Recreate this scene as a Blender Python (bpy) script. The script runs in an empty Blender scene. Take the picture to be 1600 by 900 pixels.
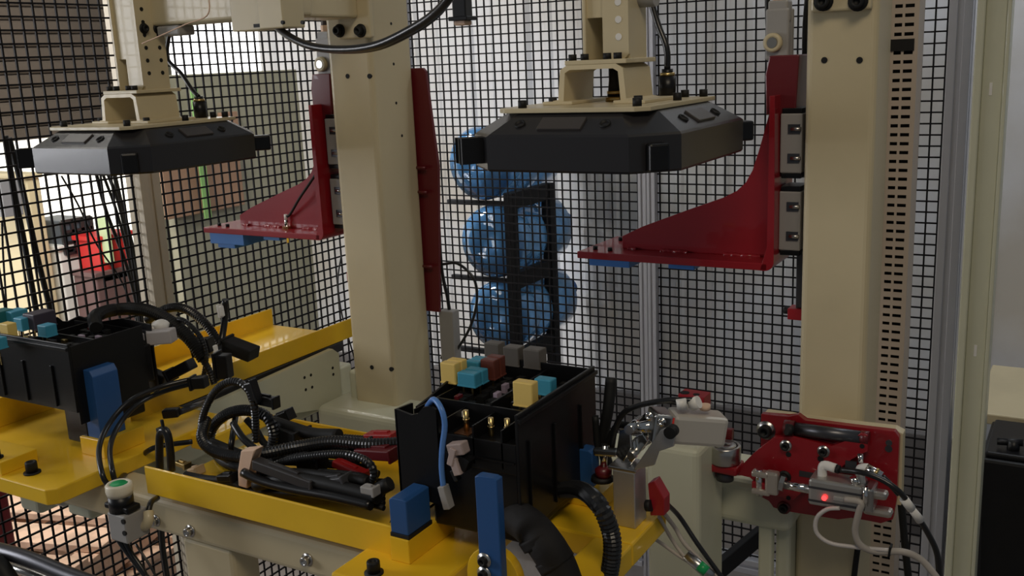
import bpy, bmesh, math, random
from mathutils import Vector, Matrix
random.seed(7)
C = bpy.context.scene.collection
SC = bpy.context.scene
# ---------------------------------------------------------------- camera
F = 1560.0
PSI, TH, RHO = math.radians(30.9), math.radians(12.9), math.radians(2.55)
CAM = Vector((0, 0, 1.6))
_h = Vector((-math.sin(PSI), math.cos(PSI), 0)); _r0 = Vector((math.cos(PSI), math.sin(PSI), 0)); _z = Vector((0, 0, 1))
_d = _h*math.cos(TH) - _z*math.sin(TH); _u0 = _h*math.sin(TH) + _z*math.cos(TH)
_r = _r0*math.cos(RHO) - _u0*math.sin(RHO); _u = _u0*math.cos(RHO) + _r0*math.sin(RHO)
cd = bpy.data.cameras.new('camera'); cam = bpy.data.objects.new('camera', cd); C.objects.link(cam)
m = Matrix.Identity(4)
for i, v in enumerate((_r, _u, -_d)):
    for j in range(3): m[j][i] = v[j]
m.translation = CAM
cam.matrix_world = m
cd.sensor_width = 36; cd.lens = 36*F/1600; cd.clip_start = 0.02
SC.camera = cam
def A(x, y, X=None, Y=None, Z=None):
    """point seen at pixel x,y of the 1600x900 photograph, on a plane of the machine's frame"""
    v = _d + _r*((x-800)/F) - _u*((y-450)/F)
    k = (X-CAM.x)/v.x if X is not None else (Y-CAM.y)/v.y if Y is not None else (Z-CAM.z)/v.z
    return CAM + v*k
# ---------------------------------------------------------------- light
SC.view_settings.view_transform = 'Standard'; SC.view_settings.look = 'None'
SC.view_settings.gamma = 1; SC.view_settings.use_curve_mapping = False
SC.view_settings.exposure = 0.0
w = bpy.data.worlds.new('world'); SC.world = w; w.use_nodes = True
w.node_tree.nodes['Background'].inputs[0].default_value = (0.80, 0.90, 1.0, 1)
w.node_tree.nodes['Background'].inputs[1].default_value = 0.11
def area(name, loc, target, sx, sy, power, col):
    l = bpy.data.lights.new(name, 'AREA'); l.shape = 'RECTANGLE'; l.size = sx; l.size_y = sy
    l.energy = power; l.color = col
    o = bpy.data.objects.new(name, l); C.objects.link(o); o.location = loc
    o.rotation_euler = (Vector(target)-Vector(loc)).to_track_quat('-Z', 'Y').to_euler()
    return o
area('ceiling_lamp_light', (0.5, -0.4, 3.4), (-0.7, 1.5, 1.1), 1.2, 0.7, 21, (1.0, 0.85, 0.64))
area('left_window_light', (-3.35, -0.10, 1.72), (-1.5, 1.1, 1.45), 1.1, 0.9, 34, (0.95, 0.96, 1.0))
area('bay_fill_light', (-2.5, 1.3, 2.5), (-3.6, 2.6, 0.7), 0.8, 0.8, 46, (1.0, 0.96, 0.88))  # added fill lamp inside the room, brightens the things before the doorway
area('skylight_light', (0.05, 2.72, 2.95), (-0.15, 3.3, 2.0), 1.1, 0.25, 15, (0.90, 0.95, 1.0))
al = area('bottle_highlight_light', (-2.45, 2.35, 1.9), (-1.72, 2.72, 1.0), 0.25, 0.35, 3.2, (0.88, 0.94, 1.0)); al.data.spread = math.radians(70)  # extra lamp put in to raise highlights on the water bottles
# ---------------------------------------------------------------- materials
def mat(name, col, rough=0.5, metal=0.0, noise=0.0, nscale=8.0, bump=0.0, bscale=60.0, coat=0.0, emit=None, trans=0.0, spec=0.5, col2=None):
    M = bpy.data.materials.new(name); M.use_nodes = True; nt = M.node_tree; b = nt.nodes['Principled BSDF']
    b.inputs['Base Color'].default_value = (*col, 1); b.inputs['Roughness'].default_value = rough
    b.inputs['Metallic'].default_value = metal; b.inputs['Coat Weight'].default_value = coat
    b.inputs['Specular IOR Level'].default_value = spec
    b.inputs['Transmission Weight'].default_value = trans
    tc = nt.nodes.new('ShaderNodeTexCoord')
    if noise:
        n = nt.nodes.new('ShaderNodeTexNoise'); n.inputs['Scale'].default_value = nscale; n.inputs['Detail'].default_value = 5
        nt.links.new(tc.outputs['Object'], n.inputs['Vector'])
        mx = nt.nodes.new('ShaderNodeMix'); mx.data_type = 'RGBA'
        c2 = col2 if col2 else tuple(c*(1-noise) for c in col)
        mx.inputs[6].default_value = (*col, 1); mx.inputs[7].default_value = (*c2, 1)
        rp = nt.nodes.new('ShaderNodeMapRange'); rp.inputs[1].default_value = 0.42; rp.inputs[2].default_value = 0.66
        nt.links.new(n.outputs['Fac'], rp.inputs[0]); nt.links.new(rp.outputs[0], mx.inputs[0])
        nt.links.new(mx.outputs[2], b.inputs['Base Color'])
    if bump:
        n = nt.nodes.new('ShaderNodeTexNoise'); n.inputs['Scale'].default_value = bscale
        nt.links.new(tc.outputs['Object'], n.inputs['Vector'])
        bp = nt.nodes.new('ShaderNodeBump'); bp.inputs['Strength'].default_value = bump; bp.inputs['Distance'].default_value = 0.002
        nt.links.new(n.outputs['Fac'], bp.inputs['Height']); nt.links.new(bp.outputs[0], b.inputs['Normal'])
    if emit:
        b.inputs['Emission Color'].default_value = (*emit[0], 1); b.inputs['Emission Strength'].default_value = emit[1]
    return M
cream = mat('cream_paint', (0.62, 0.53, 0.34), 0.42, noise=0.10, nscale=5, bump=0.08, coat=0.15)
creamg = mat('pale_green_cream_paint', (0.60, 0.60, 0.46), 0.4, noise=0.06, nscale=5, bump=0.08, coat=0.15)
duct = mat('grey_beige_plastic', (0.50, 0.42, 0.35), 0.5, noise=0.05)
red = mat('red_gloss_paint', (0.27, 0.007, 0.013), 0.40, spec=0.35, coat=0.5, bump=0.05, bscale=25)
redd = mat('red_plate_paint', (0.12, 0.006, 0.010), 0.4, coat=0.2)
yellow = mat('yellow_paint', (0.88, 0.54, 0.018), 0.38, coat=0.25, noise=0.08, nscale=9, bump=0.05)
black = mat('black_plastic', (0.006, 0.006, 0.007), 0.36, noise=0.2, nscale=30, spec=0.35)
blackm = mat('matt_black_rubber', (0.008, 0.008, 0.008), 0.6, spec=0.35)
blackg = mat('black_conduit', (0.012, 0.012, 0.013), 0.28)
hoodm = mat('charcoal_hood_plastic', (0.022, 0.021, 0.023), 0.25)
hoodl = mat('hood_recess_plastic', (0.055, 0.048, 0.045), 0.35)
wirem = mat('black_mesh_wire', (0.008, 0.007, 0.008), 0.6, spec=0.15)
blue = mat('blue_plastic_block', (0.018, 0.085, 0.26), 0.45, noise=0.08)
bluew = mat('light_blue_wire', (0.10, 0.25, 0.62), 0.35)
relay_y = mat('yellow_relay_plastic', (0.80, 0.58, 0.17), 0.45)
relay_b = mat('light_blue_relay_plastic', (0.05, 0.30, 0.45), 0.45)
relay_r = mat('brown_relay_plastic', (0.14, 0.035, 0.022), 0.45)
relay_g = mat('grey_relay_plastic', (0.11, 0.10, 0.09), 0.45)
steel = mat('brushed_steel', (0.55, 0.54, 0.52), 0.28, metal=1.0)
chrome = mat('polished_steel', (0.75, 0.74, 0.72), 0.12, metal=1.0)
alu = mat('aluminium', (0.62, 0.61, 0.60), 0.42, metal=0.85, noise=0.15, nscale=25)
aluprof = mat('anodised_aluminium_profile', (0.52, 0.52, 0.56), 0.4, metal=0.5)
dsteel = mat('dark_steel', (0.10, 0.10, 0.11), 0.35, metal=0.8)
brass = mat('brass', (0.62, 0.46, 0.20), 0.3, metal=1.0)
white = mat('white_plastic', (0.78, 0.76, 0.72), 0.4)
greyc = mat('grey_plastic', (0.33, 0.32, 0.31), 0.5)
tape = mat('beige_cloth_tape', (0.72, 0.50, 0.36), 0.7, bump=0.2)
green = mat('green_push_cap', (0.01, 0.34, 0.10), 0.35)
redled = mat('red_indicator', (0.9, 0.02, 0.02), 0.4, emit=((1, 0.03, 0.03), 4.0))
redp = mat('red_plastic', (0.32, 0.012, 0.02), 0.4)
redconn = mat('red_connector_plastic', (0.35, 0.015, 0.015), 0.4)
floorm = mat('concrete_floor', (0.24, 0.21, 0.19), 0.6, noise=0.3, nscale=3)
wood = mat('pale_pallet_wood', (0.72, 0.48, 0.34), 0.6, noise=0.35, nscale=14)
greyw = mat('grey_cable', (0.42, 0.38, 0.34), 0.45)
# corrugated panel material (real ribs are geometry; slight stains here)
panelm = mat('painted_wall_panel', (0.62, 0.62, 0.64), 0.5, noise=0.35, nscale=2.2, col2=(0.50, 0.47, 0.43))
wains = mat('grey_wall_base', (0.16, 0.15, 0.15), 0.6, noise=0.2, nscale=4)
bottlem = mat('blue_water_bottle_plastic', (0.14, 0.36, 0.66), 0.07, trans=0.5, coat=1.0, noise=0.55, nscale=7)
rackm = mat('black_rack_paint', (0.010, 0.010, 0.011), 0.6, spec=0.2)
shutter = mat('grey_brown_shutter', (0.15, 0.12, 0.095), 0.6, noise=0.15)
boardm = mat('grey_green_board', (0.30, 0.29, 0.21), 0.6, noise=0.12, nscale=4)
cardb = mat('brown_cardboard', (0.32, 0.19, 0.12), 0.7, noise=0.15, nscale=5)
greenm = mat('green_strip', (0.20, 0.38, 0.12), 0.6)
winw = mat('window_daylight', (0.9, 0.9, 0.9), 0.6, emit=((1.0, 1.0, 0.98), 3.0))
winc = mat('cream_daylight_door', (0.9, 0.9, 0.8), 0.6, emit=((1.0, 0.96, 0.86), 1.6))
winb = mat('pale_blue_window', (0.8, 0.85, 0.9), 0.6, emit=((0.70, 0.76, 1.0), 0.75))
creambox = mat('cream_cabinet', (0.72, 0.62, 0.40), 0.5)
redbright = mat('bright_red_fabric', (0.62, 0.02, 0.02), 0.5)
labelr = mat('red_white_label', (0.75, 0.05, 0.04), 0.4)
# ---------------------------------------------------------------- mesh helpers
class MB:
    def __init__(s): s.bm = bmesh.new()
    def _merge(s, b2, bev=0, seg=2, smooth=False):
        if bev:
            bmesh.ops.bevel(b2, geom=list(b2.edges), offset=bev, segments=seg, affect='EDGES', profile=0.5, clamp_overlap=True)
        bmesh.ops.recalc_face_normals(b2, faces=list(b2.faces))
        if smooth:
            for f in b2.faces: f.smooth = True
        me = bpy.data.meshes.new('t'); b2.to_mesh(me); b2.free(); s.bm.from_mesh(me); bpy.data.meshes.remove(me)
        return s
    def bx(s, x0, x1, y0, y1, z0, z1, bev=0.0, seg=2):
        b = bmesh.new(); bmesh.ops.create_cube(b, size=1)
        for v in b.verts: v.co = Vector(((x0+x1)/2+v.co.x*(x1-x0), (y0+y1)/2+v.co.y*(y1-y0), (z0+z1)/2+v.co.z*(z1-z0)))
        return s._merge(b, bev, seg)
    def obox(s, c, size, ax, up=(0, 0, 1), bev=0.0):
        """box centred at c, its x axis along ax"""
        ax = Vector(ax).normalized(); up = Vector(up); y = up.cross(ax).normalized(); zz = ax.cross(y)
        b = bmesh.new(); bmesh.ops.create_cube(b, size=1)
        for v in b.verts: v.co = Vector(c)+ax*(v.co.x*size[0])+y*(v.co.y*size[1])+zz*(v.co.z*size[2])
        return s._merge(b, bev)
    def prism(s, pts, vec, bev=0.0):
        b = bmesh.new(); pts = [Vector(p) for p in pts]; vec = Vector(vec)
        a = [b.verts.new(p) for p in pts]; c = [b.verts.new(p+vec) for p in pts]
        b.faces.new(a); b.faces.new(list(reversed(c))); n = len(pts)
        for i in range(n): b.faces.new((a[i], c[i], c[(i+1) % n], a[(i+1) % n]))
        return s._merge(b, bev)
    def cyl(s, p0, p1, r, r2=None, n=20, cap=True):
        p0 = Vector(p0); p1 = Vector(p1); r2 = r if r2 is None else r2
        ax = (p1-p0).normalized(); t = Vector((1, 0, 0)) if abs(ax.x) < .9 else Vector((0, 1, 0))
        a = ax.cross(t).normalized(); c = ax.cross(a)
        b = bmesh.new(); R = []
        for p, q in ((p0, r), (p1, r2)):
            R.append([b.verts.new(p+(a*math.cos(2*math.pi*i/n)+c*math.sin(2*math.pi*i/n))*q) for i in range(n)])
        for i in range(n):
            f = b.faces.new((R[0][i], R[0][(i+1) % n], R[1][(i+1) % n], R[1][i])); f.smooth = n > 8
        if cap: b.faces.new(R[0]); b.faces.new(list(reversed(R[1])))
        bmesh.ops.recalc_face_normals(b, faces=list(b.faces))
        me = bpy.data.meshes.new('t'); b.to_mesh(me); b.free(); s.bm.from_mesh(me); bpy.data.meshes.remove(me)
        return s
    def lathe(s, p0, ax, prof, n=28):
        """profile [(distance along ax, radius)]"""
        p0 = Vector(p0); ax = Vector(ax).normalized(); t = Vector((1, 0, 0)) if abs(ax.x) < .9 else Vector((0, 1, 0))
        a = ax.cross(t).normalized(); c = ax.cross(a); b = bmesh.new(); R = []
        for h, q in prof:
            R.append([b.verts.new(p0+ax*h+(a*math.cos(2*math.pi*i/n)+c*math.sin(2*math.pi*i/n))*max(q, 1e-5)) for i in range(n)])
        for k in range(len(R)-1):
            for i in range(n):
                f = b.faces.new((R[k][i], R[k][(i+1) % n], R[k+1][(i+1) % n], R[k+1][i])); f.smooth = True
        bmesh.ops.remove_doubles(b, verts=list(b.verts), dist=1e-6)
        return s._merge(b)
    def tube(s, pts, r, n=10, corr=False, step=0.006, closed=False):
        P = [Vector(p) for p in pts]
        S = []
        Q = [P[0]*2-P[1]]+P+[P[-1]*2-P[-2]]
        for i in range(1, len(Q)-2):
            L = (Q[i+1]-Q[i]).length; k = max(4, int(L/(0.0022 if corr else step))); k = min(k, 140)
            for j in range(k):
                t = j/k
                S.append(0.5*((2*Q[i])+(-Q[i-1]+Q[i+1])*t+(2*Q[i-1]-5*Q[i]+4*Q[i+1]-Q[i+2])*t*t+(-Q[i-1]+3*Q[i]-3*Q[i+1]+Q[i+2])*t**3))
        S.append(P[-1])
        b = bmesh.new(); prev = None; up = None; rings = []
        for i, p in enumerate(S):
            tg = (S[min(i+1, len(S)-1)]-S[max(i-1, 0)])
            if tg.length < 1e-9: continue
            tg.normalize()
            if up is None:
                t = Vector((0, 0, 1)) if abs(tg.z) < .9 else Vector((1, 0, 0)); up = tg.cross(t).normalized()
            up = (up-tg*up.dot(tg)).normalized(); q = tg.cross(up)
            rr = r*(1.0 if i % 2 else 0.86) if corr else r
            rings.append([b.verts.new(p+(up*math.cos(2*math.pi*j/n)+q*math.sin(2*math.pi*j/n))*rr) for j in range(n)])
        for k in range(len(rings)-1):
            for j in range(n):
                f = b.faces.new((rings[k][j], rings[k][(j+1) % n], rings[k+1][(j+1) % n], rings[k+1][j])); f.smooth = not corr
        b.faces.new(rings[0]); b.faces.new(rings[-1])
        return s._merge(b, 0)
    def bolt(s, p, ax, r=0.0065, h=0.008, washer=True):
        """socket head cap screw standing on p along ax"""
        p = Vector(p); ax = Vector(ax).normalized()
        if washer: s.lathe(p, ax, [(0, 0), (0, r*1.45), (r*0.25, r*1.45), (r*0.25, 0)], 18)
        s.lathe(p+ax*(r*0.2), ax, [(0, 0), (0, r), (h*0.9, r), (h, r*0.92), (h, r*0.52), (h*0.45, r*0.5), (h*0.45, 0)], 18)
        return s
def obj(name, mb, material, parent=None):
    me = bpy.data.meshes.new(name); mb.bm.to_mesh(me); mb.bm.free(); me.materials.append(material)
    o = bpy.data.objects.new(name, me); C.objects.link(o)
    if parent is not None:
        w0 = Vector((0, 0, 0)); q = parent
        while q is not None: w0 += q.location; q = q.parent
        me.transform(Matrix.Translation(-w0)); o.parent = parent
    return o
def thing(name, label, cat, loc=(0, 0, 0), group=None):
    o = bpy.data.objects.new(name, None); C.objects.link(o); o.location = loc; o.empty_display_size = 0.02
    o['label'] = label; o['category'] = cat
    if group: o['group'] = group
    return o
def tag(o, label, cat, group=None):
    o['label'] = label; o['category'] = cat
    if group: o['group'] = group
    # origin at the mesh's middle
    me = o.data; n = len(me.vertices); c = sum((v.co for v in me.vertices), Vector())/n
    me.transform(Matrix.Translation(-c)); o.location = c
    return o
def struct(name, mb, m, parent=None):
    o = obj(name, mb, m, parent)
    if parent is None: o['kind'] = 'structure'
    return o
def dup(root, off, label, parent=None):
    r = root.copy(); C.objects.link(r); r.location = Vector(root.location)+Vector(off) if parent is None else root.location
    if parent is None: r['label'] = label
    else: r.parent = parent
    for ch in list(root.children):
        dup(ch, (0, 0, 0), None, r)
    return r
# ================================================================ STRUCTURE
struct('floor', MB().bx(-6.5, 2.5, -2.5, 6.5, -0.05, 0), floorm)
# back wall: ribbed panels behind the rear fence
YW = 3.30
b = MB(); prof = []
x = -3.2
while x < 1.0:
    for dx, dy in ((0, 0), (0.045, 0), (0.058, -0.018), (0.092, -0.018), (0.105, 0), (0.16, 0), (0.168, -0.007), (0.186, -0.007), (0.194, 0)):
        prof.append((x+dx, YW+dy))
    x += 0.25
pts = [Vector((p[0], p[1], 0.30)) for p in prof]+[Vector((prof[-1][0], YW+0.05, 0.30)), Vector((prof[0][0], YW+0.05, 0.30))]
b.prism(pts, (0, 0, 2.9))
struct('wall_back', b, panelm)
struct('baseboard_back', MB().bx(-3.2, 1.05, YW-0.03, YW+0.05, 0.0, 0.36, 0.004).bx(-3.2, 1.05, YW-0.045, YW-0.03, 0.10, 0.115), wains)
XL = -4.2
z1 = A(255, 118, X=XL).z; yA = A(250, 60, X=XL).y; yB = A(472, 60, X=XL).y; yC = A(540, 60, X=XL).y
yD = A(237, 300, X=XL).y; zD = A(100, 212, X=XL).z
b = MB()
b.bx(XL-0.1, XL, -1, 0.9, 0, 3.2).bx(XL-0.1, XL, yD, yA+0.05, 0, 3.2).bx(XL-0.1, XL, yA, 6.3, 0, z1).bx(XL-0.1, XL, yC, 6.3, z1, 3.2).bx(XL-0.1, XL, 0.9, yD, 1.9, 3.2)
struct('wall_left', b, boardm)
f = struct('window_1', MB().bx(XL-0.06, XL-0.04, yA, yB, z1, 2.7), winw)
struct('window_2', MB().bx(XL-0.06, XL-0.04, yB, yC, z1, 2.7), winb)
dd = struct('door_1', MB().bx(XL-0.12, XL-0.1, 0.9, yD, 0.0, 1.95), winc)
b = MB()
z = zD
while z < 3.0:
    b.bx(XL+0.02, XL+0.045, 0.7, yD+0.15, z, z+0.052, 0.006, 1); z += 0.058
b.bx(XL+0.01, XL+0.022, 0.7, yD+0.15, zD, 3.05)
sh = obj('roller_shutter', b, shutter); tag(sh, 'grey-brown roller shutter, half lowered over the bright doorway at far left', 'shutter')
# ================================================================ BEYOND THE LEFT FENCE
XB = -3.0
p = A(250, 118, X=XB); q = A(497, 118, X=XB)
t = thing('partition_board', 'tall grey-green partition board standing beyond the left mesh fence', 'partition', (XB, (p.y+q.y)/2, 0))
obj('panel', MB().bx(XB-0.03, XB, p.y, q.y, 0.0, p.z, 0.003), boardm, t)
obj('rail', MB().bx(XB-0.035, XB+0.008, p.y-0.01, p.y+0.02, 0, p.z).bx(XB-0.035, XB+0.008, q.y-0.02, q.y+0.01, 0, p.z), boardm, t)
def card(x0, x1, y0, y1, X, m, label, name='cardboard_sheet', cat='cardboard', grp=None, th=0.02):
    a = A(x0, y0, X=X); c = A(x1, y1, X=X); a2 = A(x0, y1, X=X)
    o = obj(name, MB().bx(X-th, X, a.y, c.y, (c.z+a2.z)/2, a.z, 0.002), m); tag(o, label, cat, grp)
card(252, 384, 252, 332, XB+0.03, cardb, 'large brown cardboard sheet on the grey-green board, left of the red bracket')
card(345, 374, 176, 205, XB+0.03, cardb, 'small brown cardboard patch high on the grey-green board, right of the left hood')
card(308, 322, 138, 345, XB+0.06, greenm, 'narrow green strip hanging down the grey-green board', 'hanging_strip', 'strip', th=0.006)
# bright bay: crate, cabinet and red sack
X3 = -3.6
def bay(name, x0, x1, y0, y1, X, m, label, cat, dep=0.25, ribs=False):
    a = A(x0, y0, X=X); c = A(x1, y1, X=X)
    if 'stand' in name or 'cabinet' in name: c.z = 0
    t = thing(name, label, cat, (X-dep/2, (a.y+c.y)/2, c.z))
    obj('body', MB().bx(X-dep, X, a.y, c.y, c.z, a.z, 0.006), m, t)
    if ribs:
        b = MB(); n = 3
        for i in range(n+1):
            y = a.y+(c.y-a.y)*i/n; b.bx(X, X+0.012, y-0.008, y+0.008, c.z, a.z)
        for i in range(4):
            zz = c.z+(a.z-c.z)*i/3; b.bx(X, X+0.012, a.y, c.y, zz-0.006, zz+0.006)
        obj('rib_grid', b, dsteel, t)
    else:
        obj('lid', MB().bx(X-dep-0.01, X+0.01, a.y-0.01, c.y+0.01, a.z, a.z+0.02, 0.004), m, t)
    return t, a, c
tc_, a_, c_ = bay('storage_cabinet', 40, 92, 280, 480, X3, creambox, 'cream storage cabinet in the bright doorway at far left', 'cabinet', 0.4)
bay('parts_crate', 95, 146, 346, 388, X3, mat('dark_grey_crate', (0.10, 0.12, 0.15), 0.5), 'dark grey ribbed crate in the bright doorway', 'crate', 0.2, True)
tr_, ar_, cr_ = bay('white_stand', 92, 152, 392, 480, X3, mat('white_stand_paint', (0.85, 0.85, 0.82), 0.5), 'white stand underneath the dark ribbed crate', 'stand', 0.3)
tq, aq, cq = bay('red_bin', 153, 214, 378, 430, X3+0.2, redbright, 'bright red bin seen through the fence left of the fence post', 'bin', 0.14)
tq, aq, cq = bay('maroon_stand', 150, 222, 434, 540, X3+0.2, mat('maroon_grey', (0.16, 0.09, 0.09), 0.6), 'dull maroon stand below the bright red bin', 'stand', 0.14)
card(164, 180, 340, 412, X3+0.24, mat('pale_green_bottle', (0.55, 0.70, 0.40), 0.4), 'pale green and white bottle standing in front of the red bin', 'detergent_bottle', 'bottle', th=0.05)
card(0, 38, 285, 338, X3, mat('grey_case', (0.25, 0.25, 0.27), 0.5), 'grey case at the left edge of the bright doorway', 'grey_case', 'case', th=0.2)
# pallets on the floor beyond the fence, bottom left
def pallet(cx, cy, z0, rot, label):
    t = thing('wooden_pallet', label, 'pallet', (cx, cy, z0), 'wooden pallets on the floor')
    R = Matrix.Rotation(rot, 3, 'Z')
    b = MB()
    for i in range(6):
        c = R @ Vector((0, -0.45+i*0.18, 0.11)); b.obox(Vector((cx, cy, z0))+c, (1.0, 0.12, 0.022), R @ Vector((1, 0, 0)), bev=0.002)
    obj('deck_board', b, wood, t)
    b = MB()
    for i in (-1, 0, 1):
        c = R @ Vector((i*0.45, 0, 0.05)); b.obox(Vector((cx, cy, z0))+c, (0.08, 1.05, 0.095), R @ Vector((1, 0, 0)), bev=0.002)
    obj('bearer', b, wood, t)
pallet(-3.0, 1.9, 0.0, 0.15, 'pale wooden pallet on the floor beyond the fence, lower of the two stacked')
pallet(-3.05, 1.85, 0.125, 0.32, 'pale wooden pallet lying crosswise on the other pallet beyond the fence')
tag(obj('red_post', MB().bx(-2.62, -2.55, 1.42, 1.49, 0, 0.62, 0.006), redd), 'dark red post standing behind the mesh at bottom left', 'post')
# ================================================================ FENCES
XF, YF = -1.90, 2.58
CELL, WR = 0.0266, 0.0019
def mesh_y(name, x0, x1, z0, z1, label, parent=None):
    b = MB().bm; return None
def grid(parent, plane, a0, a1, z0, z1):
    """woven wire grid on plane X=XF ('x') or Y=YF ('y')"""
    b = bmesh.new()
    def bar(c, s):
        vs = []
        for dx in (-1, 1):
            for dy in (-1, 1):
                for dz in (-1, 1): vs.append(b.verts.new((c[0]+dx*s[0], c[1]+dy*s[1], c[2]+dz*s[2])))
        for f in ((0, 1, 3, 2), (4, 6, 7, 5), (0, 4, 5, 1), (2, 3, 7, 6), (0, 2, 6, 4), (1, 5, 7, 3)): b.faces.new([vs[i] for i in f])
    n = int((a1-a0)/CELL); off = (a1-a0-n*CELL)/2
    for i in range(n+1):
        a = a0+off+i*CELL
        if plane == 'x': bar((XF-WR, a, (z0+z1)/2), (WR, WR, (z1-z0)/2))
        else: bar((a, YF+WR, (z0+z1)/2), (WR, WR, (z1-z0)/2))
    k = int((z1-z0)/CELL)
    for i in range(k+1):
        z = z0+i*CELL
        if plane == 'x': bar((XF+WR, (a0+a1)/2, z), (WR, (a1-a0)/2, WR))
        else: bar(((a0+a1)/2, YF-WR, z), ((a1-a0)/2, WR, WR))
    mb = MB(); mb.bm.free(); mb.bm = b
    return obj('wire_grid', mb, wirem, parent)
def profile(x, y, z0, z1, wx, wy, m=None, grooves='y'):
    b = MB(); g = 0.004
    # slotted extrusion: core plus corner strips leaving grooves
    b.bx(x-wx/2+g, x+wx/2-g, y-wy/2+g, y+wy/2-g, z0, z1)
    for sx in (-1, 1):
        for sy in (-1, 1):
            cx = x+sx*(wx/2-wx*0.19); cy = y+sy*(wy/2-wy*0.19)
            b.bx(cx-wx*0.19, cx+wx*0.19, cy-wy*0.19, cy+wy*0.19, z0, z1, 0.0012, 1)
    return b
ypost = A(238, 400, X=XF).y
def fence_panel(plane, a0, a1, z0, z1, label):
    if plane == 'x': t = thing('mesh_panel', label, 'mesh panel', (XF, (a0+a1)/2, z0), 'black wire mesh fence panels')
    else: t = thing('mesh_panel', label, 'mesh panel', ((a0+a1)/2, YF, z0), 'black wire mesh fence panels')
    grid(t, plane, a0, a1, z0, z1)
    return t
fence_panel('x', ypost+0.028, YF-0.02, 0.05, 2.35, 'black wire mesh panel of the left fence, right of the brown-cream post')
fence_panel('x', 0.45, ypost-0.028, 0.05, 2.35, 'black wire mesh panel of the left fence, at the left edge')
xp = A(1014, 300, Y=YF).x
xq = A(1480, 200, Y=YF).x
fence_panel('y', XF+0.03, xp-0.028, 0.13, 2.35, 'black wire mesh panel in front of the blue water bottles')
fence_panel('y', xp+0.026, xq-0.005, 0.13, 2.35, 'black wire mesh panel behind the right cream column')
def post(x, y, wx, wy, z1, label, m=aluprof):
    tag(obj('fence_post', profile(x, y, 0, z1, wx, wy), m), label, 'fence post', 'fence posts')
post(XF, ypost, 0.05, 0.055, 2.4, 'brown-cream fence post in the left fence, below the left hood', mat('brown_cream_paint', (0.52, 0.45, 0.34), 0.45))
post(XF, YF+0.0, 0.045, 0.045, 2.4, 'grey aluminium corner post where the two mesh fences meet, behind the left column')
post(xp-0.013, YF, 0.025, 0.04, 2.4, 'thin aluminium fence post below the right hood, left half of the pair')
post(xp+0.013, YF, 0.025, 0.04, 2.4, 'thin aluminium fence post below the right hood, right half of the pair')
post(xq+0.022, YF-0.02, 0.05, 0.06, 2.4, 'grey-lilac aluminium fence post beside the tall pale green-cream pole')
def rail(plane, a0, a1, z, label):
    if plane == 'y': b = MB().bx(a0, a1, YF-0.022, YF+0.022, z-0.022, z-0.004, 0.002).bx(a0, a1, YF-0.022, YF+0.022, z+0.004, z+0.022, 0.002).bx(a0, a1, YF-0.014, YF+0.014, z-0.01, z+0.01)
    else: b = MB().bx(XF-0.022, XF+0.022, a0, a1, z-0.022, z-0.004, 0.002).bx(XF-0.022, XF+0.022, a0, a1, z+0.004, z+0.022, 0.002).bx(XF-0.014, XF+0.014, a0, a1, z-0.01, z+0.01)
    tag(obj('fence_rail', b, aluprof), label, 'fence rail', 'fence rails')
rail('y', xp+0.026, xq-0.003, 0.155, 'horizontal aluminium fence rail near the floor under the right column')
rail('y', XF+0.03, xp-0.028, 0.10, 'horizontal aluminium fence rail near the floor behind the yellow tray')
# bundles of black cable hanging along the left fence
def cable(name, pts, r, m, label, cat='cable', grp=None, n=8):
    o = obj(name, MB().tube(pts, r, n), m); tag(o, label, cat, grp); return o
Xc = XF-0.05
for k, (pl, lab) in enumerate((
    ([(8, 212), (22, 300), (38, 380), (56, 482), (70, 560)], 'thick black cable hanging behind the left mesh, leftmost of the pair'),
    ([(14, 215), (36, 300), (58, 400), (78, 482), (95, 560)], 'thick black cable hanging behind the left mesh, right one of the left pair'),
    )):
    cable('hanging_cable', [A(x, y, X=Xc-0.01*k) for x, y in pl], 0.0062, blackm, lab, grp='black cables hanging behind the left fence')
for k, (pl, r, lab) in enumerate((
    ([(150, 270), (166, 330), (196, 410), (214, 480), (222, 540)], 0.0042, 'black cable crossing diagonally in front of the red bin, left of its bundle'),
    ([(160, 270), (182, 330), (200, 400), (212, 470), (214, 540)], 0.0035, 'thin black cable in the bundle before the red bin, middle one'),
    ([(168, 270), (186, 320), (204, 400), (218, 470), (226, 540)], 0.0042, 'black cable in the bundle before the red bin, second from the post'),
    ([(178, 270), (192, 330), (210, 400), (222, 470), (230, 540)], 0.0055, 'thick black cable in the bundle nearest the brown-cream post'),
    ([(96, 275), (122, 320), (150, 380), (190, 440), (216, 510)], 0.0022, 'thin black wire running diagonally over the ribbed crate'),
    ([(3, 345), (5, 400), (10, 482), (10, 540)], 0.0022, 'thin black wire at the very left edge of the fence'),
    )):
    cable('hanging_cable', [A(x, y, X=Xc-0.012*k) for x, y in pl], r, blackm, lab, grp='black cables hanging behind the left fence')
cable('thin_cable', [A(x, y, X=XF+0.03) for x, y in ((533, 400), (528, 440), (534, 490), (548, 540), (560, 580))], 0.0022, blackg, 'thin black cable running down the fence left of the left column')
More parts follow.
